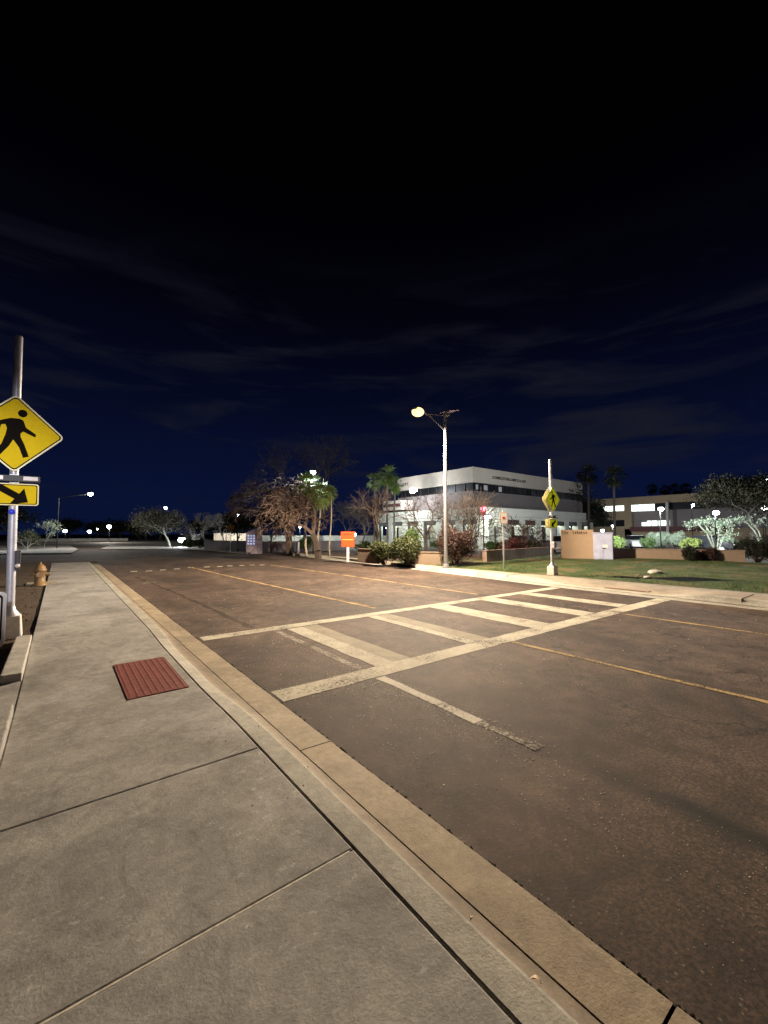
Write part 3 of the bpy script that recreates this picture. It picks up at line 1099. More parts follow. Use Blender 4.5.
# hydrant
hy = thing('fire_hydrant', 'stubby yellow fire hydrant on the dirt beside the left sidewalk', 'hydrant', (-0.42, 16.4, 0.13))
MB().lathe((0, 0, 0), [(0.19, 0), (0.19, 0.05), (0.135, 0.06), (0.125, 0.42), (0.155, 0.43), (0.155, 0.48), (0.135, 0.50), (0.12, 0.57), (0.07, 0.63), (0.03, 0.65), (0.03, 0.70), (0, 0.70)], 20).build('barrel', M['hydrant'], hy)
for d, r in (((1, 0, 0), 0.055), ((-1, 0, 0), 0.055), ((0, -1, 0), 0.085)):
    d = Vector(d)
    MB().tube(d * 0.10 + Vector((0, 0, 0.34)), d * 0.21 + Vector((0, 0, 0.34)), r, r, 14).tube(d * 0.21 + Vector((0, 0, 0.34)), d * 0.235 + Vector((0, 0, 0.34)), r * 1.15, r * 1.15, 6).build('outlet', M['hydrant'], hy)


# ================================================================ LAMP POSTS
def batwing(d, p=-0.8):
    """roadway optics: more candela towards the sides than straight down"""
    d.use_nodes = True
    nt = d.node_tree
    em = nt.nodes['Emission']
    tc = N(nt, 'ShaderNodeTexCoord')
    sp_ = N(nt, 'ShaderNodeSeparateXYZ')
    nt.links.new(tc.outputs['Normal'], sp_.inputs[0])
    z = math_n(nt, 'MAXIMUM', math_n(nt, 'ABSOLUTE', sp_.outputs['Z']), 0.30)
    nt.links.new(math_n(nt, 'POWER', z, p), em.inputs['Strength'])


def street_lamp(loc, label, H=7.0, lit=True, energy=2600):
    t = thing('street_lamp', label, 'street lamp', loc, group='warm street lamps along the far kerb')
    MB().tube((0, 0, 0.0), (0, 0, H), 0.095, 0.062, 18).build('pole', M['pole_grey'], t)
    MB().box((0, 0, 0.02), (0.32, 0.32, 0.04)).lathe((0, 0, 0), [(0.15, 0.04), (0.13, 0.12), (0.10, 0.2)], 18).build('base_plate', M['pole_grey'], t)
    MB().tube((0, 0, H - 0.75), (-1.0, 0, H - 0.22), 0.028, 0.026, 10).tube((-1.0, 0, H - 0.22), (-1.42, 0, H - 0.12), 0.026, 0.026, 10).tube((0, 0, H - 0.06), (-1.1, 0, H - 0.17), 0.02, 0.02, 8).build('arm', M['pole_grey'], t)
    hd = MB().box((-1.66, 0, H - 0.10), (0.62, 0.30, 0.10), taper=0.85, ry=R(4)).build('lamp_head', M['pole_grey'], t, bevel=0.02)
    MB().ball((-1.68, 0, H - 0.19), 0.26, 20, (1.05, 1.0, 0.75)).build('lens', M['warm_lens'], hd)
    # solar panel and battery box at the pole top
    MB().box((0.34, 0, H + 0.22), (0.85, 0.55, 0.035), ry=R(-12)).build('solar_panel', M['dark_metal'], t)
    MB().tube((0, 0, H - 0.05), (0.25, 0, H + 0.18), 0.03, 0.03, 8).box((0.12, 0, H + 0.03), (0.30, 0.16, 0.12)).build('panel_bracket', M['pole_grey'], t)
    if lit:
        sl_ = light('street_light', 'SPOT', (-1.68, 0, H - 0.58), energy, (1.0, 0.79, 0.565), 0.16, t, spot_size=R(174), spot_blend=0.50)
        batwing(sl_.data)
    return t


street_lamp((13.76, 13.08, 0.15), 'tall street lamp with warm lit head and small solar panel across the road', 7.0, True, 10800)


def lot_lamp(px, py, d, label, power, col=(0.88, 0.95, 1.0), pole_px=None, r=0.22, lens='cool_lens', warm=False, base_z=0.0):
    p = at(px, py, d)
    if pole_px is None:
        bx = at(px, 545, d)
        q = Vector((bx.x, bx.y, base_z))
        top = Vector((q.x, q.y, p.z - 0.05))
    else:
        bx = at(pole_px, 545, d)
        q = Vector((bx.x, bx.y, base_z))
        top = Vector((q.x, q.y, p.z - 0.35))
    t = thing('parking_lamp', label, 'lamp', q, group='white lamps in the background')
    loc = p - q
    tp = top - q
    MB().tube((0, 0, 0), tp, 0.055, 0.04, 10).build('pole', M['dark_metal'], t)
    if pole_px is not None:
        MB().tube(tp, loc, 0.045, 0.035, 8).build('arm', M['dark_metal'], t)
    hd = MB().box((loc.x, loc.y, loc.z + r * 0.75), (r * 2.1, r * 2.1, r * 0.35), taper=0.8).build('lamp_head', M['dark_metal'], t)
    MB().ball(loc, r, 12, (1, 1, 0.8)).build('lens', M[lens], hd)
    if power:
        light('lamp_light', 'POINT', (loc.x, loc.y, loc.z - r * 1.3), power, col, r, t)
    return t


lot_lamp_added = thing('parking_lamp', 'added unseen white lamp outside the picture to the right', 'lamp', (27.0, -7.0, 0), group='white lamps in the background')  # unseen lamp added to brighten the cabinet, wall and lawn
MB().tube((0, 0, 0), (0, 0, 6.0), 0.09, 0.06, 10).build('pole', M['dark_metal'], lot_lamp_added)
MB().box((0, 0, 6.1), (0.5, 0.5, 0.12)).build('lamp_head', M['dark_metal'], lot_lamp_added)
light('lamp_light', 'POINT', (0, 0, 5.8), 900, (0.86, 0.95, 1.0), 0.2, lot_lamp_added)
# left of the road
lot_lamp(90.5, 494, 45, 'white cobra lamp reaching over the side street at the far left', 1500, (1.0, 0.94, 0.86), pole_px=57, r=0.24, base_z=0.1)
lot_lamp(65, 531, 95, 'first low bright lamp on the far left horizon, beside the tall dark mast', 400, r=0.42, lens='cool_lens')
lot_lamp(89.5, 531.5, 95, 'low bright lamp on the far left horizon, between two others', 0, r=0.40)
lot_lamp(97.5, 529, 110, 'tiniest white lamp on the far left horizon', 0, r=0.22)
lot_lamp(109, 526.5, 80, 'white post lamp right of the row of horizon lamps at far left', 3000, (1.0, 0.92, 0.80), r=0.36)
lot_lamp(165.8, 508, 75, 'small white lamp glowing above the broad mesquite tree', 150, r=0.26)
lot_lamp(182, 540, 50, 'glaring low white lamp beside the mesquite trunk', 350, r=0.42)
lot_lamp(237, 515.5, 55, 'round white lamp above the dark trees beside the slanted sign', 700, r=0.32)
lot_lamp(313, 472.5, 31, 'tall white lamp standing above the green lit palm crown', 1300, r=0.20)
lot_lamp(354.5, 534.5, 50, 'low white bulb just right of the orange sign', 250, r=0.22)
lot_lamp(661, 509, 36, 'bright white lamp before the recessed entry of the tan office block', 4500, r=0.22)
lot_lamp(716, 512.8, 30.5, 'white lamp right above the uplit pale tree at right', 900, (0.86, 1.0, 0.93), r=0.20)
lot_lamp(613, 526, 74, 'small white lamp added low in front of the left part of the tan office block', 2200, r=0.22)  # lamp added to brighten the tan block's upper floors
lot_lamp(764, 507.5, 45, 'wide white lamp at the right picture edge, level with the tree', 400, r=0.32)
lot_lamp(766, 480, 60, 'small lamp high at the right picture edge', 250, r=0.24)
lot_lamp(693, 505, 62, 'small lamp at the right end of the tan office block', 1200, r=0.20)
lot_lamp(602.5, 530.5, 37, 'small pale lamp just above the lavender cabinet', 1800, r=0.16, lens='soft_lens')
lot_lamp(497, 500, 24, 'white lamp hidden among bare trees', 0, r=0.001) if False else None


# ================================================================ BUILDINGS
def wallbox(mb, x0, x1, y0, y1, z0, z1, mat=None):
    mb.box(((x0 + x1) / 2, (y0 + y1) / 2, (z0 + z1) / 2), (x1 - x0, y1 - y0, z1 - z0), mat=mat)


A = thing('office_building', 'pale two storey office building with dark window band behind the street lamp', 'building', (38, 31.5, 0))


def ap(mb_fn, name, mat, parent=A, org=(38, 31.5, 0), **kw):
    mb = MB()
    mb_fn(mb)
    mb.v = [(v[0] - org[0], v[1] - org[1], v[2] - org[2]) for v in mb.v]
    return mb.build(name, mat, parent, **kw)


AX, AY, AX2, AY2 = 38.0, 31.7, 64.0, 45.5
ap(lambda m: wallbox(m, AX, AX2, AY, AY2, 7.75, 9.55), 'parapet', M['stucco'])
ap(lambda m: wallbox(m, AX + 0.35, AX2 - 0.35, AY + 0.35, AY2 - 0.3, 6.75, 7.75), 'window_band', M['glass'])
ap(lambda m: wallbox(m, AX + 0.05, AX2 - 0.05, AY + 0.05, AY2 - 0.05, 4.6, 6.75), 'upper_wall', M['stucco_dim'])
# mullions on the band
y = AY + 1.5
while y < AY2 - 1:
    ap(lambda m: wallbox(m, AX + 0.27, AX + 0.345, y, y + 0.10, 6.752, 7.748), 'mullion', M['frame'])
    y += 1.55
x = AX + 1.5
while x < AX2 - 1:
    ap(lambda m: wallbox(m, x, x + 0.10, AY + 0.27, AY + 0.345, 6.752, 7.748), 'mullion', M['frame'])
    x += 1.55

# a few lit panes in the upper band
for (x0, x1) in ((38.9, 39.3), (40.4, 41.1), (43.3, 43.9)):
    ap(lambda m: wallbox(m, x0, x1, AY + 0.30, AY + 0.343, 6.95, 7.55), 'lit_window', M['win_lit_dim'])
# illegible lettering on the parapet
def letters_a(m):
    x = 41.6
    r_ = random.Random(3)
    while x < 48.6:
        w = r_.uniform(0.16, 0.30)
        hgt_ = 0.32
        k = r_.randint(0, 3)
        wallbox(m, x, x + 0.06, AY - 0.05, AY - 0.003, 8.42, 8.42 + hgt_)
        if k != 1:
            wallbox(m, x + 0.06, x + w, AY - 0.05, AY - 0.003, 8.42 + hgt_ - 0.06, 8.42 + hgt_)
        if k != 2:
            wallbox(m, x + 0.06, x + w, AY - 0.05, AY - 0.003, 8.42, 8.48)
        if k == 3:
            wallbox(m, x + w - 0.06, x + w, AY - 0.05, AY - 0.003, 8.48, 8.42 + hgt_ - 0.06)
        x += w + 0.10 + (0.25 if r_.random() < 0.15 else 0)
ap(letters_a, 'lettering', M['letters'])
def letters_b(m):
    y = 43.2
    for w in (0.28, 0.2, 0.26, 0.28):
        wallbox(m, AX - 0.05, AX - 0.003, y, y + 0.08, 8.35, 8.75)
        wallbox(m, AX - 0.05, AX - 0.003, y, y + w, 8.67, 8.75)
        y += w + 0.15
ap(letters_b, 'lettering', M['letters'])
# lit recess by the wall lamp at left end
ap(lambda m: wallbox(m, 35.9, 38.0, 42.2, 46.2, 4.9, 6.2), 'balcony_wall', M['stucco'])
ap(lambda m: wallbox(m, 35.8, 35.895, 42.4, 46.2, 5.35, 5.75), 'balcony_stripe', M['maroon'])
# ground floor volume with roof slab, fascia, columns and recessed bays
BX, BY = 36.0, 28.6
BX2, BY2 = 58.6, 47.5
ap(lambda m: (wallbox(m, BX, BX2, BY, BY2, 3.62, 4.58)), 'lower_fascia', M['stucco_mint'])
ap(lambda m: (wallbox(m, BX + 0.05, BX2 + 1.0, BY + 0.04, BY2 - 0.05, 3.28, 3.60)), 'lower_ledge', M['stucco_mint'])
ap(lambda m: (wallbox(m, BX + 2.2, BX2 - 0.2, BY + 2.2, BY2 - 0.2, 0.0, 3.28)), 'ground_floor_wall', M['stucco_mint'])
yb = [BY + 0.1 + 3.15 * k for k in range(7)]
for y in yb:
    ap(lambda m: wallbox(m, BX + 0.12, BX + 0.95, y, y + 0.95, 0, 3.28), 'column', M['stucco_mint'])
xb = [BX + 3.5 + 3.4 * k for k in range(7)]
for x in xb:
    ap(lambda m: wallbox(m, x, x + 1.0, BY + 0.12, BY + 0.95, 0, 3.28), 'column', M['stucco_mint'])
for y in yb[:-1]:
    ap(lambda m: (wallbox(m, BX + 0.3, BX + 0.6, y + 0.95, y + 3.15, 2.72, 3.28), wallbox(m, BX + 0.3, BX + 0.6, y + 0.952, y + 1.12, 0, 2.718), wallbox(m, BX + 0.3, BX + 0.6, y + 2.98, y + 3.148, 0, 2.718)), 'bay_frame', M['frame'])
for x in xb[:-1]:
    ap(lambda m: (wallbox(m, x + 1.0, x + 3.4, BY + 0.3, BY + 0.6, 2.72, 3.28), wallbox(m, x + 1.002, x + 1.2, BY + 0.3, BY + 0.6, 0, 2.718)), 'bay_frame', M['frame'])
for k, y in enumerate(yb[:-1]):
    w = ap(lambda m: wallbox(m, BX + 2.08, BX + 2.19, y + 1.05, y + 2.9, 0.9 if k % 2 else 0.1, 2.6), 'window', M['frame'])
    ap(lambda m: wallbox(m, BX + 2.03, BX + 2.075, y + 1.15, y + 2.8, 1.0 if k % 2 else 0.2, 2.5), 'pane', M['glass'] if k % 3 else M['win_lit_dim'], w)
for k, x in enumerate(xb[:-1]):
    w = ap(lambda m: wallbox(m, x + 1.2, x + 3.2, BY + 2.08, BY + 2.19, 0.1, 2.6), 'window', M['frame'])
    ap(lambda m: wallbox(m, x + 1.3, x + 3.1, BY + 2.03, BY + 2.075, 0.2, 2.5), 'pane', M['glass'] if k % 2 else M['win_lit_dim'], w)
for x, y in [(BX + 1.3, BY + 1.3 + 3.15 * k) for k in range(0, 6, 1)]:
    cl = ap(lambda m: wallbox(m, x - 0.3, x + 0.3, y + 0.6, y + 1.2, 3.235, 3.275), 'ceiling_light', M['lobby_lit'])
    if True:
        light('arcade_light', 'POINT', (x - 38, y + 0.9 - 31.5, 2.95), 110, (0.86, 1.0, 0.86), 0.12, A)
for x in [BX + 5.6 + 3.4 * k for k in range(6)]:
    ap(lambda m: wallbox(m, x - 0.3, x + 0.3, BY + 1.0, BY + 1.6, 3.235, 3.275), 'ceiling_light', M['lobby_lit'])
    light('arcade_light', 'POINT', (x - 38, BY + 1.3 - 31.5, 2.95), 110, (0.86, 1.0, 0.86), 0.12, A)
# bright wall lamp at left wing
wl = at(412.5, 490.5, 52.5)
fx = ap(lambda m: (m.ball((wl.x, wl.y, wl.z), 0.42, 12, (0.8, 1, 0.9)), m.box((wl.x + 0.3, wl.y, wl.z + 0.1), (0.7, 0.3, 0.3))), 'wall_lamp', M['cool_lens'])
light('wall_light', 'POINT', (wl.x - 0.7 - 38, wl.y - 31.5, wl.z - 0.3), 1900, (0.93, 0.96, 1.0), 0.3, A)
# canopy lamp
cp = at(487.5, 516.5, 43.2)
ap(lambda m: m.ball((cp.x, cp.y, cp.z), 0.3, 12, (1.2, 1, 0.45)), 'canopy_lamp', M['cool_lens'])
light('canopy_light', 'POINT', (cp.x - 38, cp.y - 0.5 - 31.5, cp.z - 0.3), 1000, (0.9, 1.0, 0.93), 0.2, A)

# Building B
B = thing('office_building', 'tan two storey office block with long lit upper windows at the right', 'building', (90, 30, 0))
bo = (90, 30, 0)
bp = lambda fn, n, mt, parent=B: ap(fn, n, mt, parent, bo)
bp(lambda m: wallbox(m, 90, 112, 8, 47, 7.5, 8.95), 'parapet', M['stucco_tan'])
bp(lambda m: wallbox(m, 90.35, 111.7, 8.3, 46.7, 6.2, 7.5), 'window_band', M['glass'])
bp(lambda m: wallbox(m, 90.0, 112, 36.2, 47, 4.45, 6.2), 'upper_wall', M['stucco_tan'])
bp(lambda m: wallbox(m, 90.0, 90.8, 34.9, 36.2, 0, 7.5), 'pillar', M['stucco_tan'])
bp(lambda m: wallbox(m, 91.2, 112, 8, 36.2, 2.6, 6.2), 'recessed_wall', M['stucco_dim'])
bp(lambda m: wallbox(m, 90.3, 111.7, 36.2, 46.7, 3.15, 4.45), 'window_band', M['glass'])
bp(lambda m: wallbox(m, 90.0, 112, 8, 47, 0, 2.6 + 0.55 * 0), 'lower_wall', M['stucco_tan'])
bp(lambda m: wallbox(m, 90.02, 111.9, 36.25, 46.9, 2.6, 3.15), 'sill_wall', M['stucco_tan'])
bp(lambda m: wallbox(m, 89.4, 90.0, 20, 35, 2.1, 3.0), 'fascia', M['maroon'])


def yB(px, X=90.3):
    r = bearing(px, 520)
    return X * r[1] / r[0]


for a, c_ in ((604, 614.5), (615, 626.5), (628.8, 633), (633.6, 638), (638.6, 643), (643.6, 648), (648.6, 655)):
    y1, y0 = yB(a), yB(c_)
    bp(lambda m: wallbox(m, 90.22, 90.33, y0, y1, 6.3 if a < 620 else 6.1, 7.40), 'lit_window', M['win_lit'])
for a, c_ in ((640, 645), (645.5, 649), (650, 655.5), (657, 668)):
    y1, y0 = yB(a), yB(c_)
    bp(lambda m: wallbox(m, 91.08, 91.19, y0, y1, 3.2, 4.2 if c_ > 656 or a > 644 else 3.9), 'lit_window', M['win_lit'])
bp(lambda m: wallbox(m, 89.3, 89.8, yB(670.5), yB(668), 0, 7.5), 'column', M['white_conc'])

# low walls, each a thing
def low_wall(p, q, h, th, mat, label, name='garden_wall', z=0.1, cap=True):
    p, q = Vector(p[:2]), Vector(q[:2])
    L = (q - p).length
    a = math.atan2((q - p).y, (q - p).x)
    t = thing(name, label, 'wall', (p.x, p.y, z), a)
    MB().box((L / 2, 0, h / 2), (L, th, h)).build('wall_body', mat, t)
    if cap:
        MB().box((L / 2, 0, h + 0.022), (L + 0.06, th + 0.06, 0.04)).build('wall_cap', mat, t)
    return t


low_wall(gp(609, 559), gp(745, 563), 0.58, 0.2, M['wall_tan'], 'long low tan wall behind the lawn at the right', z=0.2)
low_wall(at(359.5, 545, 23.0), at(378, 545, 21.8), 0.72, 0.25, M['wall_tan'], 'short tan wall panel left of the two green bushes', z=0.12)
low_wall(at(405, 545, 21.6), at(447, 545, 20.6), 0.62, 0.25, M['wall_tan'], 'tan wall between the green bushes and the street lamp', z=0.12)
low_wall((17.9, 14.2), (26.3, 15.2), 0.62, 0.25, M['wall_pink'], 'pinkish block wall behind the signpost', z=0.14)
low_wall(at(262, 540, 37), at(345, 540, 42), 0.95, 0.2, M['stucco_grey'], 'grey garden wall behind the dark tree trunks', z=0.0)
low_wall(at(205, 540, 43), at(250, 540, 38), 0.98, 0.2, M['stucco_grey'], 'dim grey wall left of the slanted sign', z=0.0)
low_wall(at(250, 540, 66), at(425, 540, 62), 1.35, 0.25, M['white_conc'], 'white lit wall seen beneath the bare trees', z=0.0)
low_wall(at(214, 540, 60), at(247, 540, 60), 1.7, 0.25, M['stucco'], 'pale yellow lit wall behind the dim grey wall', z=0.0)
low_wall(at(20, 540, 88), at(128, 540, 96), 0.55, 0.25, M['white_conc'], 'long white lit wall along the far left horizon', z=0.0)
light('wall_wash', 'POINT', at(285, 528, 57), 260, (0.85, 1.0, 0.97), 0.3) if False else None
lot_lamp(300, 527, 60, 'pale lamp half hidden by the drooping brown tree', 2200, (0.85, 1.0, 0.97), r=0.16, lens='soft_lens')
lot_lamp(226, 527, 56, 'pale lamp above the yellow lit wall', 1600, (1.0, 0.95, 0.75), r=0.12, lens='soft_lens')
lot_lamp(387, 528, 50, 'pale lamp behind the forked bare tree', 1800, (0.85, 1.0, 0.97), r=0.14, lens='soft_lens')

# pale pavement over the side street at left
struct(MB().sheet([tuple(gp(10, 553.5, 0.1)[:2]), tuple(gp(72, 553, 0.1)[:2]), tuple(gp(78, 549, 0.1)[:2]), tuple(gp(70, 545.5, 0.1)[:2]), tuple(gp(0, 545.5, 0.1)[:2]), tuple(gp(-60, 548, 0.1)[:2]), tuple(gp(-60, 554, 0.1)[:2])], 0.1).build('pavement', M['white_conc']))
struct(MB().sheet([tuple(gp(100, 548.2, 0.1)[:2]), tuple(gp(190, 549.2, 0.1)[:2]), tuple(gp(245, 553.2, 0.1)[:2]), tuple(gp(250, 551.6, 0.1)[:2]), tuple(gp(195, 547, 0.1)[:2]), tuple(gp(110, 545, 0.1)[:2])], 0.06).build('pavement', M['white_conc']))

# little building at far left, behind crossing pole
p = at(-90, 540, 40)
LB = thing('low_building', 'pinkish building with dark roof behind the left crossing pole', 'building', (p.x, p.y, 0), -YAW + R(20))
MB().box((0, 3, 1.9), (7.2, 5, 3.8)).build('wall', M['wall_pink'], LB)
MB().box((0, 3, 4.0), (7.8, 5.6, 0.3)).build('roof', M['dark_metal'], LB)
w_ = MB().box((2.4, 0.47, 0.75), (1.2, 0.05, 0.7)).build('window', M['frame'], LB)
MB().box((2.4, 0.43, 0.75), (1.0, 0.02, 0.5)).build('pane', M['win_lit'], w_)
lot_lamp(-4, 510, 36, 'white lamp lighting the pinkish building at the left edge', 350, r=0.15)

# =============================================================== STREET THINGS
# orange sign
os_ = thing('orange_sign', 'orange two panel warning sign on a white post across the road', 'sign', (at(348, 545, 23.6).x, at(348, 545, 23.6).y, 0.13), -YAW)
MB().box((0, 0, 0.42), (0.13, 0.08, 0.9)).build('post', M['white_sheet'], os_)
MB().box((0, -0.06, 1.02), (0.72, 0.025, 0.42)).build('lower_panel', M['sign_orange'], os_, bevel=0.01)
MB().box((0, -0.06, 1.46), (0.80, 0.025, 0.42)).build('upper_panel', M['sign_orange'], os_, bevel=0.01)
MB().box((0, -0.078, 1.225), (0.60, 0.004, 0.05)).build('pale_band', M['sign_orange2'], os_)
m_ = MB()
for k, w in enumerate((0.10, 0.14, 0.09)):
    m_.box((-0.2 + k * 0.17, -0.077, 1.52), (w, 0.004, 0.06))
m_.build('lettering', M['letters'], os_)
# signpost on lawn
p = gp(504, 569)
sp = thing('signpost', 'thin post with small white and red plate on the lawn', 'sign', (p.x, p.y, 0.15), -YAW)
MB().box((0, 0, 1.28), (0.055, 0.055, 2.56)).build('post', M['galv'], sp)
pl_ = MB().plate(rounded([(0.17, 2.48), (-0.17, 2.48), (-0.17, 1.98), (0.17, 1.98)], 0.03), -0.045, -0.04).build('plate', M['white_sheet'], sp)
m_ = MB()
ring(m_, rounded([(0.155, 2.465), (-0.155, 2.465), (-0.155, 1.995), (0.155, 1.995)], 0.02), rounded([(0.143, 2.453), (-0.143, 2.453), (-0.143, 2.007), (0.143, 2.007)], 0.02), -0.047, M['red_sheet'])
m_.build('plate_border', None, pl_)
MB().box((0, -0.048, 2.24), (0.11, 0.003, 0.09)).build('plate_symbol', M['red_sheet'], pl_)
# red traffic signal
p = gp(484, 556)
ts = thing('traffic_signal', 'slim signal post with glowing red light before the office building', 'traffic signal', (p.x, p.y, 0.1), R(-50))
MB().tube((0, 0, 0), (0, 0, 3.15), 0.05, 0.045, 10).build('post', M['dark_metal'], ts)
hd = MB().box((0, 0, 3.15), (0.34, 0.24, 0.62)).build('signal_head', M['dark_metal'], ts, bevel=0.02)
MB().ball((0, -0.13, 3.30), 0.19, 14, (1, 0.5, 1)).build('red_lens', M['red_lens'], hd)
for z in (3.10, 2.95):
    MB().ball((0, -0.12, z), 0.055, 10, (1, 0.4, 1)).build('dark_lens', M['black'], hd)
MB().box((0, -0.22, 3.475), (0.34, 0.22, 0.02)).build('visor', M['dark_metal'], hd)
light('signal_light', 'POINT', (0, -0.45, 3.30), 420, (1, 0.02, 0.05), 0.12, ts)
# white post
p = gp(298, 552)
tag(MB().box((0, 0, 0.45), (0.2, 0.2, 0.9), taper=0.95).build('bollard', M['white_sheet'], loc=(p.x, p.y, 0.1), bevel=0.02), 'white square post in front of the dark tree trunks', 'bollard')
# yellow brown diamond sign
p = at(230, 552, 37)
ds = thing('diamond_sign', 'dim brownish diamond road sign on a thin pole left of the slanted sign', 'sign', (p.x, p.y, 0), R(-35))
MB().tube((0, 0, 0), (0, 0, 2.6), 0.035, 0.035, 8).build('pole', M['galv'], ds)
MB().plate(rounded([(0.42, 2.2), (0, 2.62), (-0.42, 2.2), (0, 1.78)], 0.05), -0.06, -0.05).build('plate', M['ghost_sign'], ds)
# slanted monument sign
p = at(254, 552, 35)
ms = thing('monument_sign', 'white slab sign with slanted top and blue lit grid', 'sign', (p.x, p.y, 0.0), -YAW + R(12))
MB().plate([(-0.62, 0), (0.62, 0), (0.66, 2.35), (-0.66, 1.78)], -0.15, 0.15).build('slab', M['slab'], ms)
for i in range(3):
    for j in range(4):
        MB().box((-0.45 + 0.22 * i, -0.158, 0.85 + 0.22 * j), (0.15, 0.012, 0.14)).build('lit_cell', M['blue_lit'], ms)
ul = thing('sign_uplight', 'small ground light at the foot of the slanted slab sign', 'lamp', (ms.location.x - 1.0, ms.location.y - 1.6, 0.0))
MB().box((0, 0, 0.1), (0.2, 0.2, 0.2)).build('housing', M['dark_metal'], ul)
l_ = light('uplight', 'SPOT', (0, 0, 0.3), 12, (0.95, 0.9, 1.0), 0.08, ul, spot_size=R(80), spot_blend=0.5)
l_.rotation_euler = (Vector((1.0, 1.6, 0.9))).to_track_quat('-Z', 'Y').to_euler()
# tan monument wall with lettering
p = gp(562, 559, 0.2)
q = gp(594, 559.5, 0.2)
tw = thing('entrance_sign', 'tan sign wall with a row of small dark letters on the lawn', 'sign', (p.x, p.y, 0.2), math.atan2(q.y - p.y, q.x - p.x))
L_ = (q - p).length
MB().box((L_ / 2, 0.12, 0.86), (L_, 0.25, 1.72)).build('panel', M['box_tan'], tw)
MB().box((L_ / 2, 0.12, 0.03), (L_ + 0.1, 0.4, 0.06)).build('plinth', M['wall_tan'], tw)
m_ = MB()
r_ = random.Random(11)
for x0, n_ in ((0.06, 3), (0.62, 7)):
    for k in range(n_):
        x = x0 + k * 0.115
        hh = r_.choice((0.12, 0.17))
        m_.box((x + 0.012, -0.012, 1.55 - (0.13 - hh) / 2), (0.032, 0.014, hh))
        m_.box((x + 0.045, -0.012, 1.55 - hh / 2 + 0.01), (0.05, 0.014, 0.035))
        if r_.random() < 0.6:
            m_.box((x + 0.045, -0.012, 1.56), (0.05, 0.014, 0.035))
m_.build('lettering', M['letters'], tw)
# lavender cabinet
p = at(603, 545, 24.1)
cb = thing('utility_cabinet', 'lavender grey utility cabinet right of the tan sign wall', 'cabinet', (p.x, p.y, 0.2), -YAW - R(26))
MB().box((0, 0, 0.75), (1.0, 0.7, 1.5)).build('housing', M['cabinet'], cb, bevel=0.03)
MB().box((0, 0, 1.53), (1.06, 0.76, 0.06)).build('lid', M['cabinet'], cb)
MB().box((-0.24, -0.362, 0.75), (0.46, 0.014, 1.36)).build('door', M['cabinet'], cb)
MB().box((0.24, -0.362, 0.75), (0.46, 0.014, 1.36)).build('door', M['cabinet'], cb)
MB().box((0.1, -0.375, 0.78), (0.26, 0.01, 0.16)).build('notice', M['white_sheet'], cb)
MB().box((0.02, -0.385, 0.66), (0.16, 0.03, 0.05)).build('handle', M['dark_metal'], cb)
# green bin
p = at(545, 551, 34)
bn = thing('waste_bin', 'grey green waste bin behind the far crossing pole', 'bin', (p.x, p.y, 0.05), -YAW)
MB().box((0, 0, 0.5), (0.6, 0.55, 1.0), taper=1.08).build('body', M['stucco_grey'], bn, bevel=0.03)
MB().box((0, 0, 1.04), (0.70, 0.65, 0.08)).build('lid', M['dark_metal'], bn, bevel=0.02)

# cars
def car(px, py_, d, rz, mat, label, lights=None):
    p = at(px, py_, d)
    t = thing('parked_car', label, 'car', (p.x, p.y, 0.03), rz, 'cars in the parking lot')
    prof = [(-2.2, 0.35), (-2.22, 0.75), (-2.1, 0.98), (-1.45, 1.05), (1.0, 1.02), (1.95, 0.88), (2.2, 0.72), (2.22, 0.35)]
    b_ = MB().plate(prof[::-1], -0.88, 0.88)
    b_.build('body', mat, t, bevel=0.06)
    m = MB()
    lo = [(-1.75, -0.80), (1.1, -0.80), (1.1, 0.80), (-1.75, 0.80)]
    hi = [(-1.15, -0.62), (0.35, -0.62), (0.35, 0.62), (-1.15, 0.62)]
    m.add([(x, y, 1.0) for x, y in lo] + [(x, y, 1.46) for x, y in hi], [(0, 1, 5, 4), (1, 2, 6, 5), (2, 3, 7, 6), (3, 0, 4, 7), (4, 5, 6, 7)])
    m.build('windows', M['glass'], t)
    MB().box((-0.4, 0, 1.475), (1.56, 1.26, 0.035)).build('roof', mat, t, bevel=0.01)
    for x in (-1.35, 1.35):
        for y in (-0.84, 0.84):
            w = MB().tube((x, y - 0.1, 0.33), (x, y + 0.1, 0.33), 0.33, 0.33, 16).build('wheel', M['tyre'], t)
            MB().tube((x, y - 0.11, 0.33), (x, y + 0.11, 0.33), 0.19, 0.19, 12).build('rim', M['rim'], w)
    for y in (-0.62, 0.62):
        MB().box((2.2, y, 0.72), (0.06, 0.34, 0.13)).build('headlight', M['lens_off'], t)
        MB().box((-2.21, y, 0.80), (0.06, 0.30, 0.13)).build('tail_light', M['red_sheet'], t)
    return t


car(636, 545, 44, R(215), M['paint_white'], 'white parked car among lit bushes right of the cabinet')
car(562, 548, 36, R(200), M['paint_white'], 'white parked car half hidden by the tan sign wall')
car(521, 547, 36, R(190), M['paint_dark'], 'dark parked car under the reddish bare trees')
car(713, 553, 37, R(250), M['paint_dark'], 'black parked car behind the low wall, below the uplit tree')

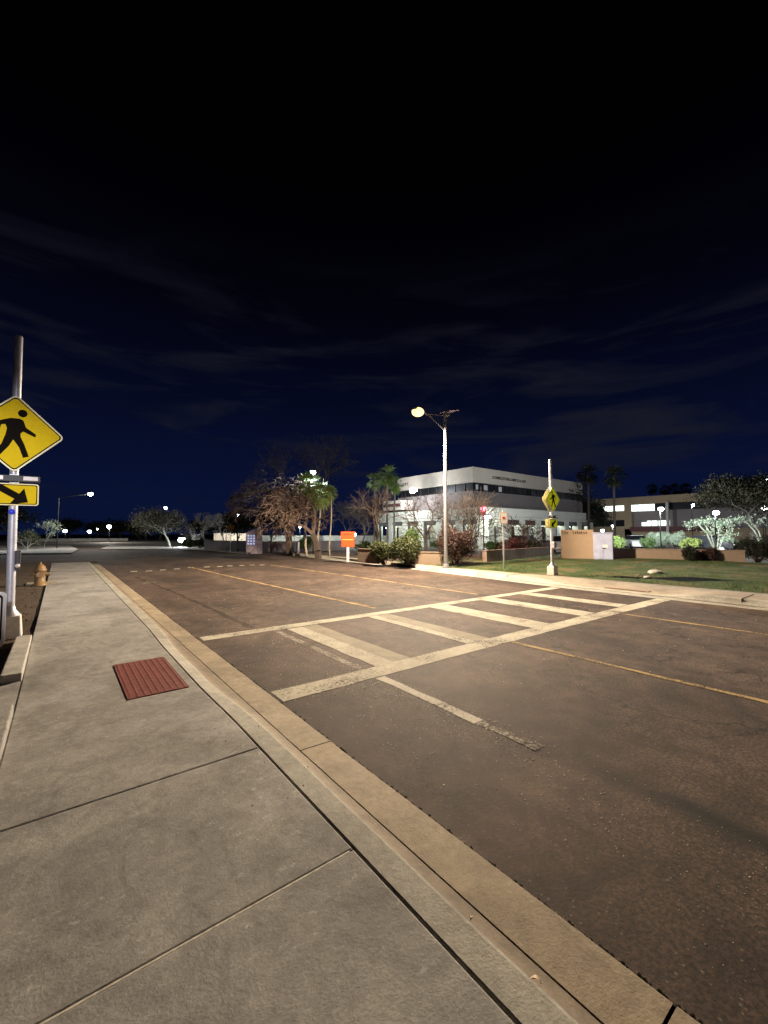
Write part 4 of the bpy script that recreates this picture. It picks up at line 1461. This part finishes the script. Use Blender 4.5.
# ================================================================ VEGETATION
def leaves(points, size, n_each, spread, seed):
    r = np.random.RandomState(seed)
    P = np.repeat(np.array(points, float), n_each, 0)
    n = len(P)
    P = P + r.normal(0, 1, (n, 3)) * np.array(spread)
    a = r.normal(0, 1, (n, 3))
    a /= np.linalg.norm(a, axis=1, keepdims=True)
    b2 = r.normal(0, 1, (n, 3))
    b2 -= (b2 * a).sum(1, keepdims=True) * a
    b2 /= np.linalg.norm(b2, axis=1, keepdims=True)
    s = size * (0.6 + 0.8 * r.rand(n, 1))
    v = np.stack([P - a * s, P - b2 * s * 0.45, P + a * s, P + b2 * s * 0.45], 1).reshape(-1, 3)
    return v.tolist(), [(4 * k, 4 * k + 1, 4 * k + 2, 4 * k + 3) for k in range(n)]


def grow(mb, p, d, L, r, lev, maxl, o, rg, tips, sides=5):
    nseg = 3 if lev < maxl else 2
    q = p
    for k in range(nseg):
        d2 = (d + Vector((rg.gauss(0, 1), rg.gauss(0, 1), rg.gauss(0, 0.7))) * o['wob'] + Vector((0, 0, o['up'] if lev < maxl - 1 else o['tipup']))).normalized()
        q2 = q + d2 * (L / nseg)
        ra = r * (1 - 0.35 * k / nseg)
        rb = r * (1 - 0.35 * (k + 1) / nseg)
        mb.tube(q, q2, ra, rb, max(3, sides - lev), False)
        if lev >= 2 and lev < maxl and rg.random() < o.get('side', 0.5):
            sd_ = (d2 + Vector((rg.gauss(0, 1), rg.gauss(0, 1), rg.gauss(0, .6))) * 0.9).normalized()
            grow(mb, q2, sd_, L * 0.6, rb * 0.55, max(lev + 1, maxl - 1), maxl, o, rg, tips, sides)
        q, d = q2, d2
    tips.append(tuple(q))
    if lev >= maxl:
        return
    n = rg.choice(o['kids'])
    base = rg.random() * 6.28
    for k in range(n):
        t = base + 2 * PI * k / n + rg.uniform(-0.4, 0.4)
        ax = d.orthogonal().normalized()
        ax.rotate(Matrix.Rotation(t, 3, d))
        sp_ = rg.uniform(*o['spread'])
        nd = (d * math.cos(sp_) + ax * math.sin(sp_)).normalized()
        grow(mb, q, nd, L * rg.uniform(*o['len']), max(r * 0.62, o['rmin']), lev + 1, maxl, o, rg, tips, sides)


BARE = dict(wob=0.16, up=0.04, tipup=0.0, kids=(2, 3, 3), spread=(0.35, 0.7), len=(0.66, 0.86), rmin=0.012, side=0.5)


def tree(name, label, pos, height, lev, mat, seed, opt=None, leaf=None, trunk_h=None, r0=None, lean=(0, 0), leafn=6, leafs=0.08, lspread=0.25, multi=1, group=None, zscale=1.0, xy=1.0):
    rg = random.Random(seed)
    o = dict(BARE)
    if opt:
        o.update(opt)
    t = thing(name, label, 'tree', (pos[0], pos[1], pos[2] if len(pos) > 2 else 0.1), 0, group)
    mb, tips = MB(), []
    th = trunk_h or height * 0.25
    r0 = r0 or height * 0.022
    for k in range(multi):
        if multi == 1:
            d = Vector((lean[0], lean[1], 1)).normalized()
        else:
            a = 2 * PI * k / multi + rg.random()
            d = Vector((math.cos(a) * o.get('vase', 0.5), math.sin(a) * o.get('vase', 0.5), 1)).normalized()
        grow(mb, Vector((0, 0, -0.05)), d, th, r0, 0, lev, o, rg, tips)
    zs = [v[2] for v in mb.v]
    hz = max(zs)
    s = height / hz
    mb.v = [(v[0] * s * xy, v[1] * s * xy, v[2] * s * zscale) for v in mb.v]
    tips = [(p[0] * s * xy, p[1] * s * xy, p[2] * s * zscale) for p in tips]
    # first trunk segments as trunk, everything else crown
    if leaf:
        mb.build('trunk', mat, t)
        pts_ = [p for p in tips if p[2] > height * 0.25]
        v, f = leaves(pts_, leafs, leafn, (lspread, lspread, lspread * 0.7), seed)
        MB().add(v, f).build('crown', leaf, t)
    else:
        # split the trunk off: faces of the first tubes
        nf = sum(1 for _ in range(3)) * 5 * (1 if multi == 1 else 1)
        tr, cr = MB(), MB()
        tr.v, tr.f = mb.v, mb.f[:nf]
        tr.sm, tr.mi = mb.sm[:nf], mb.mi[:nf]
        tr = compact(tr)
        cr.v, cr.f, cr.sm, cr.mi = mb.v, mb.f[nf:], mb.sm[nf:], mb.mi[nf:]
        cr = compact(cr)
        tr.build('trunk', M['bark'] if name == 'drooping_tree' else mat, t)
        cr.build('crown', mat, t)
    return t


def compact(m):
    used = sorted({i for f in m.f for i in f})
    mp = {i: k for k, i in enumerate(used)}
    m.v = [m.v[i] for i in used]
    m.f = [tuple(mp[i] for i in f) for f in m.f]
    return m


def pos(px, d, z=0.1):
    p = at(px, 545, d)
    return (p.x, p.y, z)


GB = 'bare trees beyond the road'
WEEP = dict(wob=0.22, up=0.05, tipup=-0.28, spread=(0.4, 0.8), side=0.9, rmin=0.016)
tree('mesquite_tree', 'broad olive tree with pale lit trunk at the far bend of the road', pos(170, 52), 4.7, 5, M['bark_pale'], 35, dict(spread=(0.45, 0.8), up=0.05, tipup=-0.05, wob=0.12), M['leaf_mesq'], trunk_h=1.5, leafn=16, leafs=0.09, lspread=0.34, xy=1.2)
tree('bare_tree', 'dim grey bare tree right of the broad olive tree', pos(207, 50), 4.3, 6, M['bark_grey'], 12, None, group=GB)
tree('bare_tree', 'dim grey tree fading behind the dim grey wall', pos(225, 52), 4.5, 6, M['bark_grey'], 13, None, group=GB)
tree('dark_tree', 'dark leafy tree with thin trunk left of the slanted sign', pos(238, 39), 3.6, 5, M['bark'], 14, None, M['leaf_dark'], leafn=9, leafs=0.10, lspread=0.28, trunk_h=1.0)
tree('dark_tree', 'dark leafy tree with thin trunk right of the slanted sign', pos(271, 36), 4.2, 5, M['bark'], 15, None, M['leaf_dark'], leafn=9, leafs=0.10, lspread=0.28, trunk_h=1.2)
tree('drooping_tree', 'brown drooping bare tree with thick dark trunk by the white square post', pos(291, 32), 6.4, 6, M['bark_red'], 16, WEEP, None, trunk_h=1.2, r0=0.19)
tree('drooping_tree', 'brown drooping bare tree just left of the orange sign', pos(318, 28), 5.2, 6, M['bark_red'], 27, WEEP, None, trunk_h=1.0, r0=0.15)
tree('tall_bare_tree', 'huge faint bare tree rising behind the brown drooping trees', pos(312, 62), 17.0, 7, M['bark_dark'], 18, dict(rmin=0.011), None, trunk_h=3.2, r0=0.2)
tree('bare_tree', 'greyish bare tree behind the orange sign', pos(345, 44), 5.2, 6, M['bark_grey'], 19, None, group=GB)
tree('bare_tree', 'greyish bare tree left of the forked bare tree', pos(362, 40), 4.8, 6, M['bark_grey'], 20, None, group=GB)
tree('bare_tree', 'reddish forked bare tree rising behind the two green bushes', (15.95, 21.0, 0.1), 4.6, 6, M['twig_red'], 21, dict(spread=(0.45, 0.8), rmin=0.008), None, trunk_h=1.15, r0=0.12, group=GB)
tree('bare_tree', 'reddish fan shaped bare tree just left of the street lamp pole', pos(425, 27), 4.4, 5, M['twig_red'], 22, dict(spread=(0.4, 0.75), rmin=0.009), None, group=GB)
tree('bare_tree', 'reddish vase shaped bare tree right of the street lamp pole', pos(459, 24), 4.3, 5, M['twig_red'], 23, dict(vase=0.6, up=0.03, rmin=0.008), None, multi=5, trunk_h=1.1, r0=0.06, group=GB)
tree('bare_tree', 'reddish bare tree between the signpost and the far crossing pole', pos(522, 30), 3.0, 5, M['twig_red'], 24, dict(vase=0.7, rmin=0.009), None, multi=4, trunk_h=0.7, r0=0.05, group=GB)
tree('dark_tree', 'dark round tree in the gap between the two office buildings', pos(592, 70), 8.2, 5, M['bark'], 25, None, M['leaf_dark'], leafn=12, leafs=0.18, lspread=0.5)
tree('dark_tree', 'dark tree top showing over the right end of the pale office roof', pos(566, 66), 9.6, 5, M['bark'], 26, None, M['leaf_dark'], leafn=8, leafs=0.18, lspread=0.5, xy=1.1)
tree('olive_tree', 'big dim olive tree spreading over the right side of the lot', pos(752, 40), 6.9, 6, M['bark_grey'], 41, dict(spread=(0.5, 0.9)), M['leaf_mesq'], leafn=24, leafs=0.12, lspread=0.5, xy=1.2)
tree('dark_tree', 'huge black tree at the upper right edge behind the olive tree', pos(800, 75), 14.0, 6, M['bark'], 29, dict(spread=(0.5, 0.9)), M['leaf_dark'], leafn=8, leafs=0.25, lspread=0.7, xy=1.3)


def limb_tree(label, px, d, limbs, crown, seed, leafn):
    p0 = at(px, 545, d)
    t = thing('pale_tree', label, 'tree', (p0.x, p0.y, 0.05))
    rg = random.Random(seed)
    tr, cr = MB(), []
    for pts_, r0 in limbs:
        q = [at(x, y, d + rg.uniform(-0.3, 0.3)) - Vector((p0.x, p0.y, 0.05)) for x, y in pts_]
        q[0] = Vector((0, 0, 0))
        for i in range(len(q) - 1):
            tr.tube(q[i], q[i + 1], r0 * (1 - 0.25 * i), r0 * (1 - 0.25 * (i + 1)), 8)
    tr.build('trunk', M['bark_pale'], t)
    tw = MB()
    for x, y, rx, ry, n in crown:
        c0 = at(x, y, d) - Vector((p0.x, p0.y, 0.05))
        k = d / FPX
        for _ in range(n):
            v = Vector((rg.gauss(0, 1), rg.gauss(0, 1), rg.gauss(0, 1))).normalized() * rg.random() ** 0.4
            q = c0 + Vector((v.x * rx * k, v.y * rx * k, v.z * ry * k))
            cr.append(tuple(q))
            if rg.random() < 0.15:
                tw.tube(c0 - Vector((0, 0, ry * k)), q, 0.014, 0.006, 4, False)
    tw.build('branches', M['bark_pale'], t)
    v, f = leaves(cr, 0.07, leafn, (0.12, 0.12, 0.10), seed)
    MB().add(v, f).build('crown', M['leaf_pale'], t)


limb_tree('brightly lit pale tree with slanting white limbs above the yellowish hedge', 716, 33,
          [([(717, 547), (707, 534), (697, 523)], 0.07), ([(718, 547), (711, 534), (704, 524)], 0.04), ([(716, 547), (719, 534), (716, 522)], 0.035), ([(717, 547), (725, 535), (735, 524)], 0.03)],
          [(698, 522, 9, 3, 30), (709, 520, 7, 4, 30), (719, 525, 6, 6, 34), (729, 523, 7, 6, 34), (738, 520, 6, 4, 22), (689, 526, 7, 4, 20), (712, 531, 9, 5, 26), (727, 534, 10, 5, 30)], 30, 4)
limb_tree('slanting lit white limbs at the right edge above the black hedge', 766, 33,
          [([(766, 545), (755, 531), (745, 521)], 0.08), ([(767, 546), (759, 531), (750, 521)], 0.07), ([(766, 546), (757, 538), (750, 533)], 0.05)],
          [(745, 519, 8, 4, 20), (756, 522, 8, 4, 18), (766, 521, 6, 5, 14)], 31, 3)
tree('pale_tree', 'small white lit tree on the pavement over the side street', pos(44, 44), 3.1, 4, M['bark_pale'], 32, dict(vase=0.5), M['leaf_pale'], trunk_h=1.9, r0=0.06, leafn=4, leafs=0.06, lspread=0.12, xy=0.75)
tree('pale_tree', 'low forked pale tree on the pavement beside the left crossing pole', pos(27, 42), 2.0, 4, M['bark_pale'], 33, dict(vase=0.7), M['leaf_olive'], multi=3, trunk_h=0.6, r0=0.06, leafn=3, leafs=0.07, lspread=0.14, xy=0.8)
tree('dark_tree', 'black tree mass behind the pole at the far left', pos(14, 58), 6.0, 5, M['bark'], 34, None, M['leaf_dark'], leafn=12, leafs=0.16, lspread=0.5)


# far tree line along the horizon
for i, (px, d, h) in enumerate([(70, 120, 5), (95, 125, 4.5), (120, 120, 5), (140, 118, 4.6), (160, 112, 5), (200, 105, 4.5), (225, 100, 4.6), (-20, 90, 8)]):
    names = ['left of the cobra lamp', 'below the cobra lamp', 'at the bend', 'left of the broad olive tree', 'behind the broad olive tree', 'behind the grey bare trees', 'behind the dim grey wall', 'past the left picture edge']
    tree('dark_tree', 'black distant tree on the horizon ' + names[i], pos(px, d), h, 4, M['bark'], 50 + i, None, M['leaf_dark'], leafn=22, leafs=0.25, lspread=0.8, xy=2.0, trunk_h=h * 0.2, group='distant dark trees')


def palm(pos_, h, label, seed, mat='leaf_green', fr=1.1, rt=0.11):
    tm = M['bark'] if mat == 'leaf_dark' else M['palm_bark']
    rg = random.Random(seed)
    t = thing('palm_tree', label, 'palm tree', pos_, group='fan palms')
    m = MB()
    q = Vector((0, 0, 0))
    for k in range(8):
        q2 = Vector((0.10 * math.sin(k * 0.5 + seed), 0.08 * math.cos(k * 0.4), h * (k + 1) / 8))
        m.tube(q, q2, rt * (1.25 - 0.06 * k), rt * (1.25 - 0.06 * (k + 1)), 8, False)
        q = q2
    m.build('trunk', tm, t)
    c_ = MB()
    for k in range(52):
        az = rg.random() * 6.28
        el = rg.uniform(-1.3, 1.4)
        d = Vector((math.cos(az) * math.cos(el), math.sin(az) * math.cos(el), math.sin(el)))
        stem = q + d * fr * 0.45 + Vector((0, 0, -0.04))
        c_.tube(q, stem, 0.015, 0.01, 3, False)
        sidev = d.cross(Vector((0, 0, 1))).normalized()
        for j in range(9):
            a = (j - 4) / 4 * 1.1
            ld = (d * math.cos(a) + sidev * math.sin(a)).normalized()
            rl = rg.uniform(0.7, 1.25)
            mid = stem + ld * fr * 0.36 * rl
            tip = stem + ld * fr * 0.60 * rl + Vector((0, 0, -rg.uniform(0.05, 0.3) * fr))
            w = sidev.cross(ld).cross(ld).normalized() * 0.03 * fr + Vector((0, 0, 0.01))
            c_.add([stem, mid - w, tip, mid + w], [(0, 1, 2, 3)])
    c_.build('crown', M[mat], t)
    return t


palm(pos(374.5, 47), 7.6, 'left one of the twin green lit palms before the pale office', 1, 'leaf_lime')
palm(pos(387.5, 46), 8.1, 'right, fuller one of the twin green lit palms before the pale office', 2, 'leaf_lime', fr=1.4)
palm(pos(395, 48), 7.3, 'low palm tucked behind the right twin palm', 3, 'leaf_lime')
palm(pos(307, 30), 5.2, 'lit green palm directly under the tall white lamp', 4, 'leaf_lime', fr=1.1, rt=0.07)
palm(pos(319, 30.3), 4.5, 'lit green palm drooping beside the tall white lamp', 5, 'leaf_lime', fr=1.1, rt=0.07)
palm(pos(330, 30), 4.6, 'small round lit palm crown right of the tall white lamp', 6, 'leaf_lime', fr=0.6, rt=0.05)
palm(pos(589.5, 58), 10.0, 'tall dark palm right of the pale office building', 7, 'leaf_dark', fr=1.7, rt=0.17)
palm(pos(615.5, 50), 8.6, 'tall dark palm in front of the lit office windows', 8, 'leaf_dark', fr=1.5, rt=0.15)
palm(pos(654, 95), 12.0, 'small dim palm above the tan office roof, leftmost', 9, 'leaf_dark', fr=1.4)
palm(pos(667, 95), 11.6, 'small dim palm above the tan office roof, second', 10, 'leaf_dark', fr=1.4)
palm(pos(677, 92), 11.6, 'small dim palm above the tan office roof, third', 12, 'leaf_dark', fr=1.5)
palm(pos(688, 90), 11.3, 'small dim palm above the tan office roof, rightmost', 13, 'leaf_dark', fr=1.5)


def bush(name, label, p, w, d_, h, mat, seed, n=1400, size=0.05, stems='bark'):
    rg = random.Random(seed)
    t = thing(name, label, 'bush', p)
    m = MB()
    pts_ = []
    lob = [(rg.uniform(-0.5, 0.5) * w * 0.7, rg.uniform(-0.5, 0.5) * d_ * 0.7, rg.uniform(0.45, 0.72) * h, rg.uniform(0.28, 0.42)) for _ in range(9)]
    for k in range(n):
        lx, ly, lz, lr = rg.choice(lob)
        v = Vector((rg.gauss(0, 1), rg.gauss(0, 1), rg.gauss(0, 1))).normalized() * (rg.random() ** 0.35)
        q = (lx + v.x * lr * w * 0.75, ly + v.y * lr * d_ * 0.75, max(0.04, lz + v.z * lr * h * 1.1))
        pts_.append(q)
    for k in range(40):
        q = rg.choice(pts_)
        m.tube((rg.uniform(-.1, .1), rg.uniform(-.1, .1), 0), q, 0.014, 0.005, 4, False)
    m.build('stems', M[stems], t)
    v, f = leaves(pts_, size, 5, (0.05, 0.05, 0.05), seed)
    MB().add(v, f).build('foliage', M[mat], t)
    return t


bush('green_bush', 'round olive green bush, left of the pair in front of the tan wall', pos(384, 21.6), 1.35, 1.2, 1.15, 'leaf_olive', 1, 1300)
bush('green_bush', 'larger olive green bush, right of the pair in front of the tan wall', pos(407, 20.8), 1.7, 1.5, 1.45, 'leaf_olive', 2, 2200)
bush('green_bush', 'darker bush peeping above the pair behind the tan wall', pos(411, 23.0), 1.0, 1.0, 1.75, 'leaf_green', 3, 900)
bush('red_bush', 'big reddish brown bush beside the street lamp foot', pos(454, 20.6), 1.9, 1.7, 1.85, 'leaf_red', 4, 2600, 0.045, 'bark_red')
bush('dark_bush', 'dark reddish bush behind the signpost', pos(515, 29), 2.3, 1.6, 1.15, 'leaf_red', 5, 1500)
bush('dark_bush', 'dark bush just left of the far crossing pole', pos(535, 29), 1.2, 1.2, 1.1, 'leaf_dark', 6, 900)
k_ = 10
for px, py_d, w, h, mt, lb in [
    (690.5, 22.6, 0.95, 0.85, 'leaf_dark', 'round dark bush before the low wall, left of two'),
    (712, 22.6, 1.0, 0.80, 'leaf_red', 'round brownish bush before the low wall, right of two'),
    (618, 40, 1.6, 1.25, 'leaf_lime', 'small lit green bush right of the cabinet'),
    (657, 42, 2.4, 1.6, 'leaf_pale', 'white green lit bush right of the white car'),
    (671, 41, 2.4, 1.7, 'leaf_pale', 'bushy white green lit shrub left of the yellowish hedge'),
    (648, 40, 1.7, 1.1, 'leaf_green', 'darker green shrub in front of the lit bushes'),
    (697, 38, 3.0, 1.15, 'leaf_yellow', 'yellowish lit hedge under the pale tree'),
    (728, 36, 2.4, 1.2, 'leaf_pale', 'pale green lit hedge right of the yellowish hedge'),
    (757, 22.8, 2.3, 1.35, 'leaf_dark', 'black hedge at the right picture edge'),
    (778, 22.8, 2.3, 1.30, 'leaf_dark', 'black hedge continuing past the right picture edge'),
    (190, 47, 1.8, 0.9, 'leaf_green', 'low dark green shrub by the glaring low lamp'),
    (200, 46, 1.8, 0.8, 'leaf_dark', 'low black shrub left of the dim grey wall'),
    (306, 38, 1.3, 1.3, 'leaf_green', 'green shrub behind the thick dark trunk'),
    (368, 30, 1.6, 1.0, 'leaf_green', 'green shrub behind the short tan wall panel'),
    (445, 38, 3.0, 0.9, 'leaf_green', 'low green planting along the office arcade'),
    (500, 38, 3.0, 0.8, 'leaf_green', 'low green planting near the arcade corner'),
]:
    k_ += 1
    bush('bush', lb, pos(px, py_d, 0.12), w, w * 0.7, h, mt, k_, 800 if w < 2 else 1300, 0.06 if py_d > 30 else 0.045)

# =========================================================== UNSEEN LAMPS
# the same kind of street lamp further back along the road, behind the viewer
bk = street_lamp((13.3, -15.5, 0.15), 'warm street lamp further back along the far kerb, outside the picture', 7.0, True, 500)
# added floodlight behind the viewer, stands in for the signs' reflective sheeting
fl = thing('added_flood_post', 'added unseen floodlight behind the viewer brightening both crossing signs', 'lamp', (-3.2, -7.0, 0))
MB().tube((0, 0, 0), (0, 0, 5.6), 0.07, 0.05, 12).build('pole', M['galv'], fl)
MB().box((0, 0, 5.7), (0.4, 0.2, 0.26)).build('lamp_head', M['dark_metal'], fl)
sl = light('added_flood_light', 'SPOT', (-3.2, -6.85, 5.7), 8000, (0.97, 0.93, 1.0), 0.12, None, spot_size=R(15), spot_blend=1.0)
aim(sl, (-0.75, 8.5, 2.1))
s2 = light('added_flood_light', 'SPOT', (-3.1, -6.85, 5.7), 9000, (0.97, 1.0, 0.9), 0.12, None, spot_size=R(6.5), spot_blend=0.5)
aim(s2, (14.6, 8.45, 2.6))
s2.parent = fl
s2.matrix_parent_inverse = Matrix.Translation((3.2, 7.0, 0))
mw = sl.matrix_basis.copy()
sl.parent = fl
sl.matrix_parent_inverse = Matrix.Translation((3.2, 7.0, 0))

# ==================================================================== SKY
w = bpy.data.worlds.new("World")
bpy.context.scene.world = w
w.use_nodes = True
nt = w.node_tree
bg = nt.nodes['Background']
tc = N(nt, 'ShaderNodeTexCoord')
sep = N(nt, 'ShaderNodeSeparateXYZ')
nt.links.new(tc.outputs['Generated'], sep.inputs[0])
grad = ramp(nt, sep.outputs['Z'], [(0.0, (0.0032, 0.0074, 0.0350)), (0.12, (0.0027, 0.0060, 0.0310)), (0.28, (0.0020, 0.0034, 0.0160)), (0.47, (0.0009, 0.0011, 0.0040)), (0.66, (0.0002, 0.0002, 0.0005))])
mp = N(nt, 'ShaderNodeMapping')
mp.inputs['Rotation'].default_value = (0.0, R(9), R(38))
mp.inputs['Scale'].default_value = (1.0, 1.0, 6.0)
mp.inputs['Location'].default_value = (0.3, 0.0, 0.55)
nt.links.new(tc.outputs['Generated'], mp.inputs['Vector'])
cn = noise_tex(nt, mp.outputs['Vector'], 2.6, 7, 0.58, 0.6)
cl = ramp(nt, cn, [(0.47, 0.0), (0.72, 1.0)])
zmask = ramp(nt, sep.outputs['Z'], [(0.05, 0.0), (0.16, 1.0), (0.40, 0.7), (0.56, 0.0)])
skyc = mix(nt, grad, (0.0115, 0.0125, 0.0200), math_n(nt, 'MULTIPLY', cl, zmask))
nt.links.new(skyc, bg.inputs['Color'])
bg.inputs['Strength'].default_value = 0.9

sc = bpy.context.scene
sc.view_settings.view_transform = 'Standard'
sc.view_settings.look = 'None'
sc.view_settings.exposure = 0.0
sc.view_settings.gamma = 1.0
sc.cycles.use_denoising = True
sc.cycles.denoiser = 'OPENIMAGEDENOISE'
sc.cycles.max_bounces = 5
sc.cycles.diffuse_bounces = 3
sc.cycles.glossy_bounces = 2
sc.cycles.use_adaptive_sampling = True
sc.cycles.adaptive_threshold = 0.01
sc.cycles.sample_clamp_indirect = 4.0
sc.cycles.caustics_reflective = False
sc.cycles.caustics_refractive = False
